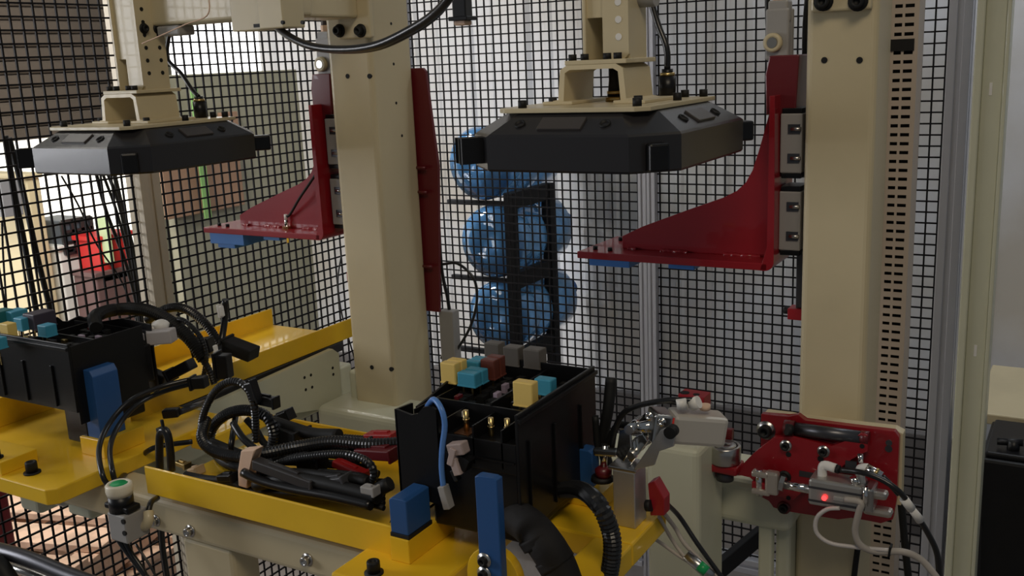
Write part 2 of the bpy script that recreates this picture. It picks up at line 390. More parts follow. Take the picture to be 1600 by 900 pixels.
# ================================================================ WATER BOTTLES ON THE RACK
def bottle(cx, cz, label, s=1.0):
    """19 litre bottle lying down, its base toward the fence"""
    y0 = 2.70
    t = thing('water_bottle', label, 'water bottle', (cx, y0, cz), 'blue water bottles on the rack')
    R = 0.132*s
    pr = [(0.012, 0), (0.010, R*0.25), (0.0, R*0.40), (0.004, R*0.62), (0.016, R*0.84), (0.032, R*0.95), (0.055, R)]
    for h in (0.10, 0.22):
        pr += [(h, R), (h+0.010, R*0.975), (h+0.022, R*0.975), (h+0.032, R)]
    pr += [(0.36, R), (0.41, R*0.72), (0.44, R*0.32), (0.46, R*0.22), (0.50, R*0.22)]
    obj('body', MB().lathe((cx, y0, cz), (0.05, 1.0, 0.0), pr, 40), bottlem, t)
    ax = Vector((0.05, 1.0, 0)).normalized()
    e = Vector((cx, y0, cz))+ax*0.49
    obj('cap', MB().cyl(e, e+ax*0.03, R*0.25), blue, t)
YR = 2.70
BZ = []
for (px_, py_, lab) in ((738, 258, 'top blue water bottle on the black rack behind the mesh'),
                        (757, 382, 'middle blue water bottle on the black rack behind the mesh'),
                        (768, 500, 'lowest visible blue water bottle on the black rack behind the mesh')):
    c = A(px_, py_, Y=YR); bottle(c.x, c.z, lab, 0.915); BZ.append((c.x, c.z))
t = thing('bottle_rack', 'black steel rack holding the blue water bottles behind the mesh', 'rack', (-1.6, 2.9, 0))
ux = A(800, 400, Y=2.66).x
y2 = A(857, 400, X=ux).y; ztop = A(800, 300, X=ux).z
obj('upright', MB().bx(ux-0.014, ux+0.020, 2.645, 2.675, 0, ztop, 0.002), rackm, t)
obj('upright', MB().bx(ux-0.014, ux+0.020, y2-0.012, y2+0.02, 0, ztop, 0.002), rackm, t)
for k in range(3):
    z = ztop-0.025-k*(ztop-0.05-A(800, 452, X=ux).z)
    obj('side_bar', MB().bx(ux-0.012, ux+0.016, 2.675, y2-0.012, z-0.028, z+0.025, 0.002), rackm, t)
for bx_, bz_ in BZ:
    zz = bz_-0.132*0.915-0.002
    for yy in (2.76, 2.96): obj('cross_bar', MB().bx(ux-0.30, ux-0.012, yy-0.008, yy+0.008, zz-0.016, zz, 0.002), rackm, t)
# ================================================================ CREAM COLUMNS
def column(x0, label, w=0.1, y1=1.605):
    t = thing('machine_column', label, 'column', (x0+0.05, 1.55, 0), 'cream machine columns')
    obj('tube', MB().bx(x0, x0+w, 1.5, y1, 0.02, 2.6, 0.010, 4), cream, t)
    b = MB()
    return t
cl = column(-1.283, 'square cream steel column between the two stations, left of the water bottles', 0.105, 1.628)
cr = column(-0.384, 'square cream steel column at right behind the red clamp plate')
def hole(t, x, y, Y=1.4995, r=0.0045):
    p = A(x, y, Y=Y); obj('bolt_hole', MB().cyl((p.x, Y-0.0006, p.z), (p.x, Y+0.004, p.z), r, n=14), blackm, t)
for x, y in ((543, 119), (577, 119), (581, 574), (611, 577), (587, 643)): hole(cl, x, y)
for x, y in ((1288, 94), (1343, 94)): hole(cr, x, y)
for x, y in ((611, 37), (615, 100), (619, 161), (628, 212)):
    p = A(x, y, X=-1.178); obj('bolt_hole', MB().cyl((-1.181, p.y, p.z), (-1.1774, p.y, p.z), 0.0028, n=12), blackm, cl)
# weld brackets at the feet of the columns
p = A(580, 600, Y=1.49)
obj('gusset', MB().bx(-1.305, -1.283, 1.51, 1.59, 0.86, A(570, 585, Y=1.5).z, 0.006), creamg, cl)
pz = A(1245, 805, Y=1.5).z
obj('gusset', MB().bx(-0.408, -0.384, 1.47, 1.58, 0.4, A(1240, 800, Y=1.5).z, 0.006).bx(-0.43, -0.408, 1.45, 1.47, 0.4, A(1230, 800, Y=1.45).z, 0.004), creamg, cr)
# slotted cable duct beside the right column
YD = 1.66
x0 = A(1377, 300, Y=YD).x; x1 = A(1424, 300, Y=YD).x
t = thing('cable_duct', 'tall beige slotted cable duct right of the right cream column', 'cable duct', ((x0+x1)/2, YD, 0))
b = MB(); 
# front built as solid strips between slots
pitch = abs(A(1397, 300, Y=YD).z-A(1397, 313.6, Y=YD).z)
mid = (x0+x1)/2
sl0, sl1 = x0+0.010, x1-0.007
zt = 2.2; z = 0.45
b.bx(x0, sl0, YD-0.002, YD, 0.3, zt).bx(sl1, x1, YD-0.002, YD, 0.3, zt)
zmissing = A(1408, 70, Y=YD).z
i = 0
while z < zt:
    b.bx(sl0, sl1, YD-0.002, YD, z, z+pitch*0.62)
    zz = z+pitch*0.62
    b.bx(mid-0.0015, mid+0.0022, YD-0.002, YD, zz, zz+pitch*0.38)
    z += pitch
obj('slotted_cover', b, duct, t)
obj('side_wall', MB().bx(x0, x0+0.002, YD, YD+0.05, 0.3, zt).bx(x1-0.002, x1, YD, YD+0.05, 0.3, zt), duct, t)
obj('back_wall', MB().bx(x0, x1, YD+0.048, YD+0.05, 0.3, zt), duct, t)
obj('inner_wiring', MB().bx(x0+0.003, x1-0.003, YD+0.012, YD+0.046, 0.3, zt), blackm, t)
p0 = A(1388, 62, Y=YD-0.004); p1 = A(1428, 79, Y=YD-0.004)
obj('missing_rib_gap', MB().bx(p0.x, p1.x, YD-0.004, YD-0.002, p1.z, p0.z), blackm, t)
# tall pale green-cream pole at right and what is behind it
YP = 2.30
x0 = A(1531, 300, Y=YP).x-0.02; x1 = A(1563, 300, Y=YP).x
x0 = A(1511, 300, Y=YP).x
t = thing('slotted_pole', 'tall pale green-cream slotted pole at the right edge', 'pole', ((x0+x1)/2, YP, 0))
b = MB().bx(x0, x0+0.016, YP-0.012, YP+0.05, 0, 2.5, 0.003).bx(x0+0.016, x1-0.008, YP, YP+0.05, 0, 2.5, 0.002).bx(x1-0.008, x1, YP-0.008, YP+0.05, 0, 2.5, 0.002)
obj('pole_body', b, creamg, t)
for yy in (139, 548):
    p = A(1548 if yy < 200 else 1524, yy, Y=YP-0.001)
    obj('slot', MB().bx(p.x-0.003, p.x+0.003, YP-0.0012, YP+0.002, p.z-0.013, p.z+0.013, 0.0005), white, t)
# cabinet shelf and black bin at right edge
p = A(1535, 662, Y=2.75); q = A(1612, 640, Y=2.75)
t = thing('wall_shelf', 'beige shelf behind the pale pole at the right edge', 'shelf', (p.x+0.2, 2.9, p.z))
obj('board', MB().bx(p.x-0.02, p.x+0.6, 2.75, 3.2, p.z-0.0, p.z+0.03, 0.004), cream, t)
obj('bracket', MB().bx(p.x+0.1, p.x+0.13, 2.8, 3.2, p.z-0.06, p.z, 0.003), cream, t)
p = A(1531, 716, Y=2.45)
t = thing('black_bin', 'black plastic bin with a handle at the bottom right corner', 'bin', (p.x+0.2, 2.6, 0))
obj('body', MB().prism([(p.x, 2.45, p.z), (p.x+0.45, 2.45, p.z), (p.x+0.43, 2.45, 0), (p.x+0.02, 2.45, 0)], (0, 0.28, 0), 0.008), black, t)
obj('lid', MB().bx(p.x+0.01, p.x+0.44, 2.46, 2.70, p.z, p.z+0.015, 0.005), black, t)
h0 = A(1556, 722, Y=2.5); h1 = A(1582, 716, Y=2.5)
obj('handle', MB().cyl((h0.x, 2.5, p.z+0.03), (h1.x+0.02, 2.5, p.z+0.035), 0.009).cyl((h1.x, 2.5, p.z), (h1.x, 2.5, p.z+0.04), 0.014), black, t)
# ================================================================ HOODS
def hood(label):
    X0, X1, Y0, Y1, zb = -0.735, -0.44, 1.10, 1.435, 1.459
    cx, cy = (X0+X1)/2, (Y0+Y1)/2
    t = thing('vision_light_hood', label, 'light hood', (cx, cy, zb), 'charcoal light hoods')
    zm, zt = 1.5065, 1.531
    c = 0.048
    def octo(x0, x1, y0, y1, c, z): return [Vector(p) for p in ((x0+c, y0, z), (x1-c, y0, z), (x1, y0+c, z), (x1, y1-c, z), (x1-c, y1, z), (x0+c, y1, z), (x0, y1-c, z), (x0, y0+c, z))]
    b = bmesh.new(); rings = []
    lay = [octo(X0+0.01, X1-0.01, Y0+0.01, Y1-0.01, c, zb+0.006), octo(X0+0.002, X1-0.002, Y0+0.002, Y1-0.002, c, zb), octo(X0, X1, Y0, Y1, c, zb+0.003), octo(X0, X1, Y0, Y1, c, zm-0.003), octo(X0+0.003, X1-0.003, Y0+0.003, Y1-0.003, c, zm),
           octo(X0+0.038, X1-0.038, Y0+0.038, Y1-0.038, c*0.72, zt-0.002), octo(X0+0.042, X1-0.042, Y0+0.042, Y1-0.042, c*0.70, zt)]
    for L in lay: rings.append([b.verts.new(v) for v in L])
    for k in range(len(rings)-1):
        for i in range(8): b.faces.new((rings[k][i], rings[k][(i+1) % 8], rings[k+1][(i+1) % 8], rings[k+1][i]))
    b.faces.new(rings[0]); b.faces.new(rings[-1])
    mb = MB(); mb._merge(b); obj('hood_shell', mb, hoodm, t)
    # recess windows and screw bosses on the four sloped flanks
    n1 = Vector((0, -0.0245, 0.0)) 
    for side in range(4):
        R = Matrix.Rotation(side*math.pi/2, 3, 'Z'); half = (Y1-Y0)/2 if side % 2 == 0 else (X1-X0)/2
        slope = Vector((0, 0.035, 0.0225)).normalized(); nrm = Vector((0, -0.0225, 0.035)).normalized()
        base = Vector((0, -half+0.020, zm+0.0115))
        M = lambda v: R @ Vector((v.x, v.y, 0)) + Vector((cx, cy, v.z))
        mb = MB(); bb = bmesh.new(); bmesh.ops.create_cube(bb, size=1)
        for v in bb.verts:
            co = base + Vector((1, 0, 0))*(v.co.x*0.062) + slope*(v.co.y*0.024) + nrm*(v.co.z*0.005)
            v.co = M(co)
        mb._merge(bb, 0.001); obj('recess_panel', mb, hoodl, t)
        for sx in (-1, 1):
            mb = MB(); c0 = base+Vector((sx*0.060, 0, 0))+nrm*0.001
            bb0 = M(c0-nrm*0.003); bb1 = M(c0+nrm*0.0015)
            mb.lathe(bb0, bb1-bb0, [(0, 0), (0, 0.0072), (0.0040, 0.0072), (0.0040, 0.0056), (0.0006, 0.0050), (0.0006, 0)], 16)
            obj('screw_boss', mb, blackm, t)
    # square lugs at the corners (chamfer faces)
    for sx, sy in ((1, -1), (-1, -1), (1, 1), (-1, 1)):
        px_, py_ = cx+sx*((X1-X0)/2-c/2), cy+sy*((Y1-Y0)/2-c/2)
        mb = MB(); ax = Vector((sx, sy, 0)).normalized()
        if (sx, sy) == (1, -1): mb.obox(Vector((px_, py_, zb+0.019))+ax*0.007, (0.016, 0.026, 0.034), ax, bev=0.003)
        elif (sx, sy) == (-1, 1): mb.obox(Vector((px_, py_, zb+0.022))+ax*0.010, (0.030, 0.026, 0.026), ax, bev=0.003)
        else: mb.obox(Vector((px_, py_, zb+0.026))+ax*0.012, (0.034, 0.026, 0.028), ax, bev=0.003)
        obj('lug', mb, black if sy*sx < 0 or True else hoodm, t)
    mb = MB(); mb.lathe((cx-0.01, Y0+0.10, zb+0.004), (0, 0, -1), [(0, 0), (0, 0.02), (0.012, 0.02), (0.014, 0.017), (0.014, 0)], 24)
    obj('lens', mb, blackg, t)
    # cream mounting plate with screws
    zp = zt
    obj('mounting_plate', MB().prism([(X0+0.055, Y0+0.035, zp), (X1-0.055, Y0+0.035, zp), (X1-0.04, Y0+0.05, zp), (X1-0.04, Y1-0.05, zp), (X0+0.04, Y1-0.05, zp), (X0+0.04, Y0+0.05, zp)], (0, 0, 0.006), 0.001), cream, t)
    obj('foot_plate', MB().bx(cx-0.075, cx-0.030, cy-0.058, cy+0.05, zp+0.006, zp+0.0105, 0.001), cream, t)
    obj('foot_plate', MB().bx(cx+0.030, cx+0.075, cy-0.058, cy+0.05, zp+0.006, zp+0.0105, 0.001), cream, t)
    for px_, py_ in ((X0+0.075, Y0+0.05), (cx-0.066, cy-0.045), (cx-0.04, Y1-0.08), (cx+0.062, cy-0.05), (X1-0.06, Y0+0.055), (X1-0.052, Y1-0.065), (X1-0.055, cy+0.01), (X0+0.06, Y1-0.07), (cx+0.07, Y1-0.07)):
        mb = MB().cyl((px_, py_, zp+0.006), (px_, py_, zp+0.016), 0.0058, n=14); obj('screw', mb, blackm, t)
    # trapezoid bridge
    W = 0.062; Wt = 0.040; zh = 1.5885; th = 0.006; y0, y1 = cy-0.05, cy+0.04
    outer = [(-W, zp+0.0105), (-W+0.012, zp+0.0125), (-Wt-0.006, zh-0.006), (-Wt+0.004, zh), (Wt-0.004, zh), (Wt+0.006, zh-0.006), (W-0.012, zp+0.0125), (W, zp+0.0105)]
    inner = [(W-0.02, zp+0.0105), (Wt-0.001, zh-th-0.004), (Wt-0.008, zh-th), (-Wt+0.008, zh-th), (-Wt+0.001, zh-th-0.004), (-W+0.02, zp+0.0105)]
    mb = MB().prism([(cx-0.005+a, y0, z) for a, z in outer+inner], (0, y1-y0, 0), 0.0)
    obj('bridge_bracket', mb, cream, t)
    # connectors
    mb = MB().cyl((cx-0.002, cy+0.02, zp+0.006), (cx-0.002, cy+0.02, zp+0.012), 0.014).cyl((cx-0.002, cy+0.02, zp+0.016), (cx-0.002, cy+0.02, zp+0.020), 0.0118)
    obj('gland', mb, brass, t)
    obj('plug', MB().cyl((cx-0.002, cy+0.02, zp+0.012), (cx-0.004, cy+0.018, zh-th-0.0005), 0.011, 0.005), blackm, t)
    gx, gy = X1-0.100, cy+0.088
    obj('connector', MB().cyl((gx, gy, zp+0.006), (gx, gy, zp+0.036), 0.0115, 0.0125).cyl((gx, gy, zp+0.036), (gx, gy, zp+0.046), 0.008), black, t)
    obj('connector_collar', MB().cyl((gx, gy, zp+0.036), (gx, gy, zp+0.041), 0.0105), brass, t)
    return t, cx, cy, zp, zh, gx, gy
hd, cx, cy, zp, zh, gx, gy = hood('charcoal octagonal light hood hanging in the middle above the fuse box')
hd2 = dup(hd, (-0.928, -0.012, -0.019), 'charcoal octagonal light hood hanging at upper left, its left face lit pale grey')
cable('hood_cable', [(gx, gy, zp+0.045), (gx-0.001, gy, zp+0.075), (gx-0.018, gy+0.005, zp+0.115), (gx-0.045, gy+0.01, zp+0.20)], 0.0048, blackg, 'black cable rising from the connector of the right-hand hood')
cable('hood_cable', [(gx-0.928, gy-0.012, zp+0.026)]+[A(x, y, Y=gy-0.01) for x, y in ((300, 140), (283, 115), (262, 92), (263, 62), (268, 40))], 0.0040, blackg, 'black cable rising from the connector of the left hood')
# hanger arms
def hanger(cx, cy, zh, top, label):
    t = thing('hood_hanger', label, 'hanger', (cx, cy, zh), 'cream hood hangers')
    obj('base_flange', MB().bx(cx-0.044, cx+0.046, cy-0.05, cy+0.05, zh, zh+0.006, 0.001), cream, t)
    xl, xr = cx-0.026, cx+0.041; y0, y1 = cy-0.03, cy+0.03
    # U channel: web at left-front, flanges
    mb = MB().bx(xl, xl+0.005, y0, y1, zh+0.006, top, 0.001).bx(xl, xl+0.042, y1-0.005, y1, zh+0.006, top, 0.001)
    obj('channel', mb, cream, t)
    mb = MB().prism([(xl+0.030, y0, zh+0.006), (xr-0.006, y0, zh+0.006), (xr, y0, zh+0.012), (xr, y0, top), (xl+0.030, y0, top)], (0, 0.005, 0))
    mb.bx(xr-0.0052, xr-0.0002, y0+0.0051, y1, zh+0.006, top)
    obj('front_plate', mb, cream, t)
    obj('back_channel', MB().bx(xl+0.002, xl+0.03, y0+0.006, y0+0.011, zh+0.06, top, 0.0005), cream, t)
    for k in range(6):
        z = zh+0.034+k*0.022
        if z > top-0.01: break
        if cx > -1: obj('adjustment_hole', MB().cyl((xr-0.014, y0-0.0008, z), (xr-0.014, y0+0.002, z), 0.0046, n=14), white, t)
        else:
            for yy in (y0+0.016, y1-0.014): obj('adjustment_hole', MB().cyl((xr-0.002, yy, z), (xr+0.0006, yy, z), 0.0036, n=14), blackm, t)
    for dx in (-0.036, -0.018, 0.015, 0.030):
        obj('flange_bolt', MB().cyl((cx+dx, cy-0.041, zh+0.006), (cx+dx, cy-0.041, zh+0.014), 0.0056, n=14), blackm, t)
    return t
hr = hanger(cx, cy, zh, 1.80, 'cream perforated hanger bracket above the right-hand hood')
hl = hanger(cx-0.928, cy-0.012, zh-0.019, 1.80, 'cream perforated hanger bracket above the left hood')
for yy in (cy-0.012-0.014, cy-0.012+0.016):
    obj('hanger_bolt', MB().bolt((cx-0.928+0.041, yy, A(225, 46, Y=cy).z), (1, 0, 0), 0.0065, 0.006), blackm, hl)
p = A(915, 0, Y=cy-0.03)
# left support arm: cream beam from the column to the hanger
t = thing('cantilever_beam', 'cream horizontal beam joining the left hood hanger to the left column', 'support arm', (-1.3, 1.35, 1.68))
zb0 = A(320, 35, Y=1.27).z
yb0, yb1 = 1.262, 1.33
obj('beam', MB().bx(-1.50, -1.16, yb0, yb1, zb0, zb0+0.10, 0.006, 3), cream, t)
obj('beam', MB().bx(-1.27, -1.19, yb1, 1.488, zb0-0.0, zb0+0.10, 0.006, 3), cream, t)
q0 = A(384, 50, Y=1.25); q1 = A(437, 10, Y=1.25); q2 = A(478, 50, Y=1.25)
obj('clamp_block', MB().bx(q0.x, q1.x, 1.22, 1.262, q0.z, q0.z+0.09, 0.002), cream, t)
obj('clamp_block', MB().bx(q1.x, q2.x, 1.20, 1.25, q0.z, q0.z+0.09, 0.002), cream, t)
r0 = A(396, 43, Y=1.218); r1 = A(430, 35, Y=1.218)
obj('slot', MB().bx(r0.x, r1.x, 1.2185, 1.2205, r0.z, r1.z), blackm, t)
for x, y in ((441, 35), (472, 35)):
    p = A(x, y, Y=1.1995); obj('screw_hole', MB().cyl((p.x, 1.199, p.z), (p.x, 1.203, p.z), 0.003, n=12), blackm, t)
p0 = A(527, 30, Y=1.488); p1 = A(580, 55, Y=1.488)
obj('end_plate', MB().bx(p0.x, p1.x, 1.486, 1.4995, p1.z-0.004, 1.80, 0.003), cream, t)
for x in (531, 564):
    p = A(x, 48, Y=1.486); obj('end_bolt', MB().bolt((p.x, 1.486, p.z), (0, -1, 0), 0.0085, 0.010), blackm, t)
p = A(262, 42, Y=1.27)
obj('sensor_slot_block', MB().bx(p.x-0.02, p.x+0.035, 1.262, 1.30, zb0-0.018, zb0-0.001, 0.003), greyc, t)
cable('loose_string', [A(x, y, Y=1.215) for x, y in ((324, -20), (325, 22), (290, 38), (250, 56), (222, 68))], 0.0011, tape, 'thin frayed pale string hanging off the left cream beam', 'string')
# right column top plate
t = thing('arm_end_plate', 'cream bolted plate at the top of the right column', 'plate', (-0.33, 1.49, 1.68))
p0 = A(1268, 6, Y=1.49); p1 = A(1362, 14, Y=1.49)
obj('plate', MB().bx(p0.x, p1.x, 1.486, 1.4995, p1.z, 1.80, 0.003), cream, t)
for x in (1287, 1341):
    p = A(x, 2, Y=1.486); obj('plate_bolt', MB().bolt((p.x, 1.486, p.z), (0, -1, 0), 0.0095, 0.010), blackm, t)
t = thing('clamp_knob', 'grey round clamp end at the top right of the right hood hanger', 'clamp', A(1010, 0, Y=1.28))
p = A(1012, -6, Y=1.28); obj('knob_body', MB().cyl((p.x-0.02, 1.28, p.z), (p.x+0.012, 1.28, p.z), 0.014).cyl((p.x-0.03, 1.28, p.z+0.002), (p.x-0.02, 1.28, p.z+0.002), 0.008), greyc, t)
# ================================================================ RED PRESS BRACKETS
def press(label):
    y0, yb = 1.50, 1.60
    xl, xr = -0.765, -0.436; zt = 1.2745; zb = 1.2625
    t = thing('press_bracket', label, 'press bracket', (xr, 1.55, zb), 'red press brackets')
    # horizontal plate (tip at left, back edge slanting)
    mb = MB().prism([(xl, y0, zb), (xr, y0, zb), (xr, 1.60, zb), (-0.60, 1.655, zb), (xl+0.004, 1.655, zb)], (0, 0, zt-zb), 0.0015)
    obj('press_plate', mb, red, t)
    # bend + vertical plate
    seg = [(xr-0.012, zb)]
    for k in range(7):
        a = -math.pi/2+k*math.pi/12; seg.append((xr-0.004+0.014*math.cos(a), zb+0.014+0.014*math.sin(a)))
    x2 = xr+0.010
    seg += [(x2, 1.36), (x2-0.002, 1.53), (x2-0.010, 1.53), (x2-0.010, 1.30)]
    mb = MB().prism([(a, y0, z) for a, z in seg], (0, 0.1, 0), 0.0008)
    obj('upright_plate', mb, red, t)
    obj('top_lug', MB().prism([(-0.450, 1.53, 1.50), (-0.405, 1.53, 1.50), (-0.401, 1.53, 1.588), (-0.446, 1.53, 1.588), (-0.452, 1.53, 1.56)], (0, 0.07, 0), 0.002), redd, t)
    # gusset web, concave outline
    g = [A(x, y, Y=1.548) for x, y in ((972, 369), (1004, 354), (1078, 327), (1130, 309), (1152, 299), (1166, 286), (1176, 266), (1185, 238), (1196, 200), (1209, 150), (1214, 122))]
    g = [(v.x, v.z) for v in g]
    g = [(g[0][0], zt)]+g+[(-0.430, 1.535), (-0.428, zt)]
    mb = MB().prism([(a, 1.548, z) for a, z in g], (0, 0.012, 0), 0.001)
    obj('gusset_web', mb, red, t)
    # weld beads
    for a0_, a1_ in ((-0.690, -0.668), (-0.63, -0.575), (-0.52, -0.455)):
        n = int((a1_-a0_)/0.004); pts = [(a0_+i*0.004, 1.545+random.uniform(-.001, .001), zt+random.uniform(0, .0015)) for i in range(n)]
        obj('weld_bead', MB().tube(pts, 0.0032, 8), red, t)
    for px_, py_ in ((-0.742, 1.525), (-0.735, 1.615), (-0.712, 1.52)):
        obj('plate_screw', MB().cyl((px_, py_, zt), (px_, py_, zt+0.006), 0.004, n=12), blackm, t)
    # blue pads under the plate
    obj('pad', MB().bx(-0.745, -0.67, 1.505, 1.585, zb-0.012, zb, 0.001), padm, t)
    obj('pad', MB().bx(-0.605, -0.56, 1.515, 1.56, zb-0.010, zb, 0.001), padm, t)
    return t
padm = mat('blue_pad', (0.04, 0.17, 0.5), 0.45)
pr = press('red L-shaped press bracket with curved web, left of the right column')
# left bracket has its web, sensor and deeper pad: build it as its own copy
pl = dup(pr, (-0.905, 0, 0), 'red L-shaped press bracket with a sensor, left of the left column')
p = (-0.765-0.905, 1.5, 1.2625)
obj('pad', MB().bx(p[0]+0.015, p[0]+0.115, 1.502, 1.59, 1.2395, 1.2625, 0.001), padm, pl)
obj('pad_foot', MB().bx(p[0]+0.035, p[0]+0.085, 1.504, 1.56, 1.231, 1.2395, 0.001), padm, pl)
s0 = A(447, 343, Y=1.54); s0.z = 1.2745
t = thing('proximity_sensor', 'small silver sensor standing on the left red bracket with a black lead', 'sensor', s0)
obj('body', MB().cyl(s0+Vector((0, 0, -0.03)), s0+Vector((0, 0, 0.018)), 0.0042), chrome, t)
obj('nut', MB().cyl(s0+Vector((0, 0, 0.0)), s0+Vector((0, 0, 0.005)), 0.0095, n=6), brass, t)
obj('tip', MB().cyl(s0+Vector((0, 0, 0.018)), s0+Vector((0, 0, 0.030)), 0.0038), white, t)
obj('lead', MB().tube([s0+Vector((0, 0, 0.026)), s0+Vector((0.012, 0.0, 0.030))]+[A(x, y, Y=1.53) for x, y in ((468, 310), (487, 282), (500, 262))]+[A(512, 240, Y=1.56)], 0.0028, 8), blackm, t)
# linear rail, slide blocks, rod ends, cylinders at the sides of the columns
def slide(dx, label):
    t = thing('linear_slide', label, 'linear slide', (-0.395+dx, 1.55, 1.3), 'linear slides beside the columns')
    obj('rail', MB().bx(-0.392+dx, -0.384+dx, 1.54, 1.56, 1.22, 1.62, 0.0005), dsteel, t)
    for z0_, z1_ in ((1.412, 1.502), (1.292, 1.384)):
        k = obj('slide_block', MB().bx(-0.426+dx, -0.393+dx, 1.525, 1.575, z0_, z1_, 0.002), greyc, t)
        for za, zb2 in ((z0_-0.008, z0_), (z1_, z1_+0.008)): obj('end_seal', MB().bx(-0.424+dx, -0.394+dx, 1.526, 1.574, za, zb2, 0.001), black, k)
        for za in (z0_+0.016, z1_-0.030): obj('slot', MB().bx(-0.414+dx, -0.396+dx, 1.5235, 1.526, za, za+0.014), dsteel, k)
        obj('slot_screw', MB().cyl((-0.409+dx, 1.523, z0_+0.023), (-0.394+dx, 1.523, z0_+0.023), 0.003, n=10).cyl((-0.409+dx, 1.523, z1_-0.023), (-0.394+dx, 1.523, z1_-0.023), 0.003, n=10), steel, k)
    return t
slide(0, 'steel linear slide with two blocks at the left side of the right column')
slide(-0.899, 'steel linear slide with two blocks at the left side of the left column')
def rod(dx, label, dz=0):
    p = Vector((-0.441+dx, 1.56, 1.607+dz))
    t = thing('rod_end', label, 'rod end', p, 'rod ends above the red brackets')
    obj('fork', MB().bx(p.x-0.017, p.x+0.019, 1.548, 1.556, p.z-0.026, p.z+0.05, 0.003).bx(p.x-0.017, p.x+0.019, 1.572, 1.58, p.z-0.026, p.z+0.05, 0.003).bx(p.x-0.014, p.x+0.016, 1.55, 1.578, p.z+0.03, p.z+0.062, 0.003), greyc, t)
    obj('clip_ring', MB().lathe((p.x-0.004, 1.548, p.z), (0, -1, 0), [(0, 0.008), (0, 0.0145), (0.006, 0.0145), (0.008, 0.012), (0.008, 0.008), (0, 0.008)], 24), cream, t)
    obj('pin', MB().cyl((p.x-0.004, 1.585, p.z), (p.x-0.004, 1.539, p.z), 0.0078), steel, t)
    obj('lock_nut', MB().cyl((p.x+0.002, 1.564, p.z+0.062), (p.x+0.002, 1.564, p.z+0.074), 0.012, n=6), tape, t)
    obj('threaded_rod', MB().cyl((p.x+0.002, 1.564, p.z+0.074), (p.x+0.002, 1.564, p.z+0.25), 0.009), dsteel, t)
rod(0, 'grey fork rod end with round pin above the right red bracket')
pL = A(512, 100, Y=1.56)
rod(pL.x+0.441, 'grey fork rod end with round pin above the left red bracket', pL.z-1.607)
for pts, lab in (([(1199, -10), (1200, 40), (1205, 90), (1214, 125)], 'black air hose running down left of the right rod end'), ([(1262, -10), (1258, 40), (1257, 90)], 'black air hose running down right of the right rod end')):
    cable('air_hose', [A(x, y, Y=1.60) for x, y in pts], 0.0042, blackg, lab)
# tube and small red stop under the right slide
tz = A(1243, 488, Y=1.56)
t = thing('stop_bracket', 'small red stop with black screw low on the left of the right column', 'stop', tz)
obj('stop_block', MB().bx(tz.x-0.009, -0.384, 1.545, 1.575, tz.z-0.009, tz.z+0.009, 0.001), redp, t)
obj('stop_screw', MB().cyl((tz.x-0.018, 1.56, tz.z+0.002), (tz.x-0.009, 1.56, tz.z+0.002), 0.006, n=12), blackm, t)
tag(obj('guide_rod', MB().bx(-0.404, -0.386, 1.55, 1.568, tz.z+0.010, 1.283, 0.001), dsteel), 'dark steel guide rod between the right slide and the small red stop', 'rod')
tz = A(556, 431, Y=1.56)
t = thing('stop_bracket', 'small red stop low on the left of the left column', 'stop', tz)
obj('stop_block', MB().bx(tz.x-0.012, -1.283, 1.545, 1.575, tz.z-0.010, tz.z+0.010, 0.001), redp, t)
tag(obj('guide_rod', MB().bx(-1.303, -1.2835, 1.55, 1.572, 0.95, 1.285, 0.001), black), 'black guide rod down the left side of the left column', 'rod')
# red plate behind the left column
p0 = A(638, 107, Y=1.63); p1 = A(664, 107, Y=1.63); p2 = A(686, 488, Y=1.63); p3 = A(684, 260, Y=1.63)
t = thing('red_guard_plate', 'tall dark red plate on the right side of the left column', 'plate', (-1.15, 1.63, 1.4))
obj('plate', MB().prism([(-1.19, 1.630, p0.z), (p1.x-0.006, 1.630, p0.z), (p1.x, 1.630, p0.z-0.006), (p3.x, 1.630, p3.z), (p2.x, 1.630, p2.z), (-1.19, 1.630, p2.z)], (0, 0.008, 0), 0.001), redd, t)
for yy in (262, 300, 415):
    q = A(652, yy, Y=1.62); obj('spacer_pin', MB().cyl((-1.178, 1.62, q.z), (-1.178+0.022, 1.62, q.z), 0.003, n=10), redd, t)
tag(obj('cylinder_tube', MB().bx(-1.165, -1.13, 1.645, 1.67, 0.95, A(670, 492, Y=1.64).z+0.01, 0.002), greyc), 'grey cylinder housing directly below the tall dark red plate', 'cylinder')
cable('air_hose', [A(x, y, Y=1.66) for x, y in ((664, 140), (676, 230), (684, 330), (690, 420), (700, 470), (704, 520), (690, 560))], 0.0038, blackg, 'black hose running down the right edge of the dark red plate')
cable('air_hose', [A(x, y, Y=1.66) for x, y in ((690, 413), (715, 412), (740, 435), (745, 470), (735, 510), (715, 545), (690, 580))], 0.0030, blackg, 'thin black hose curling in front of the water bottles')
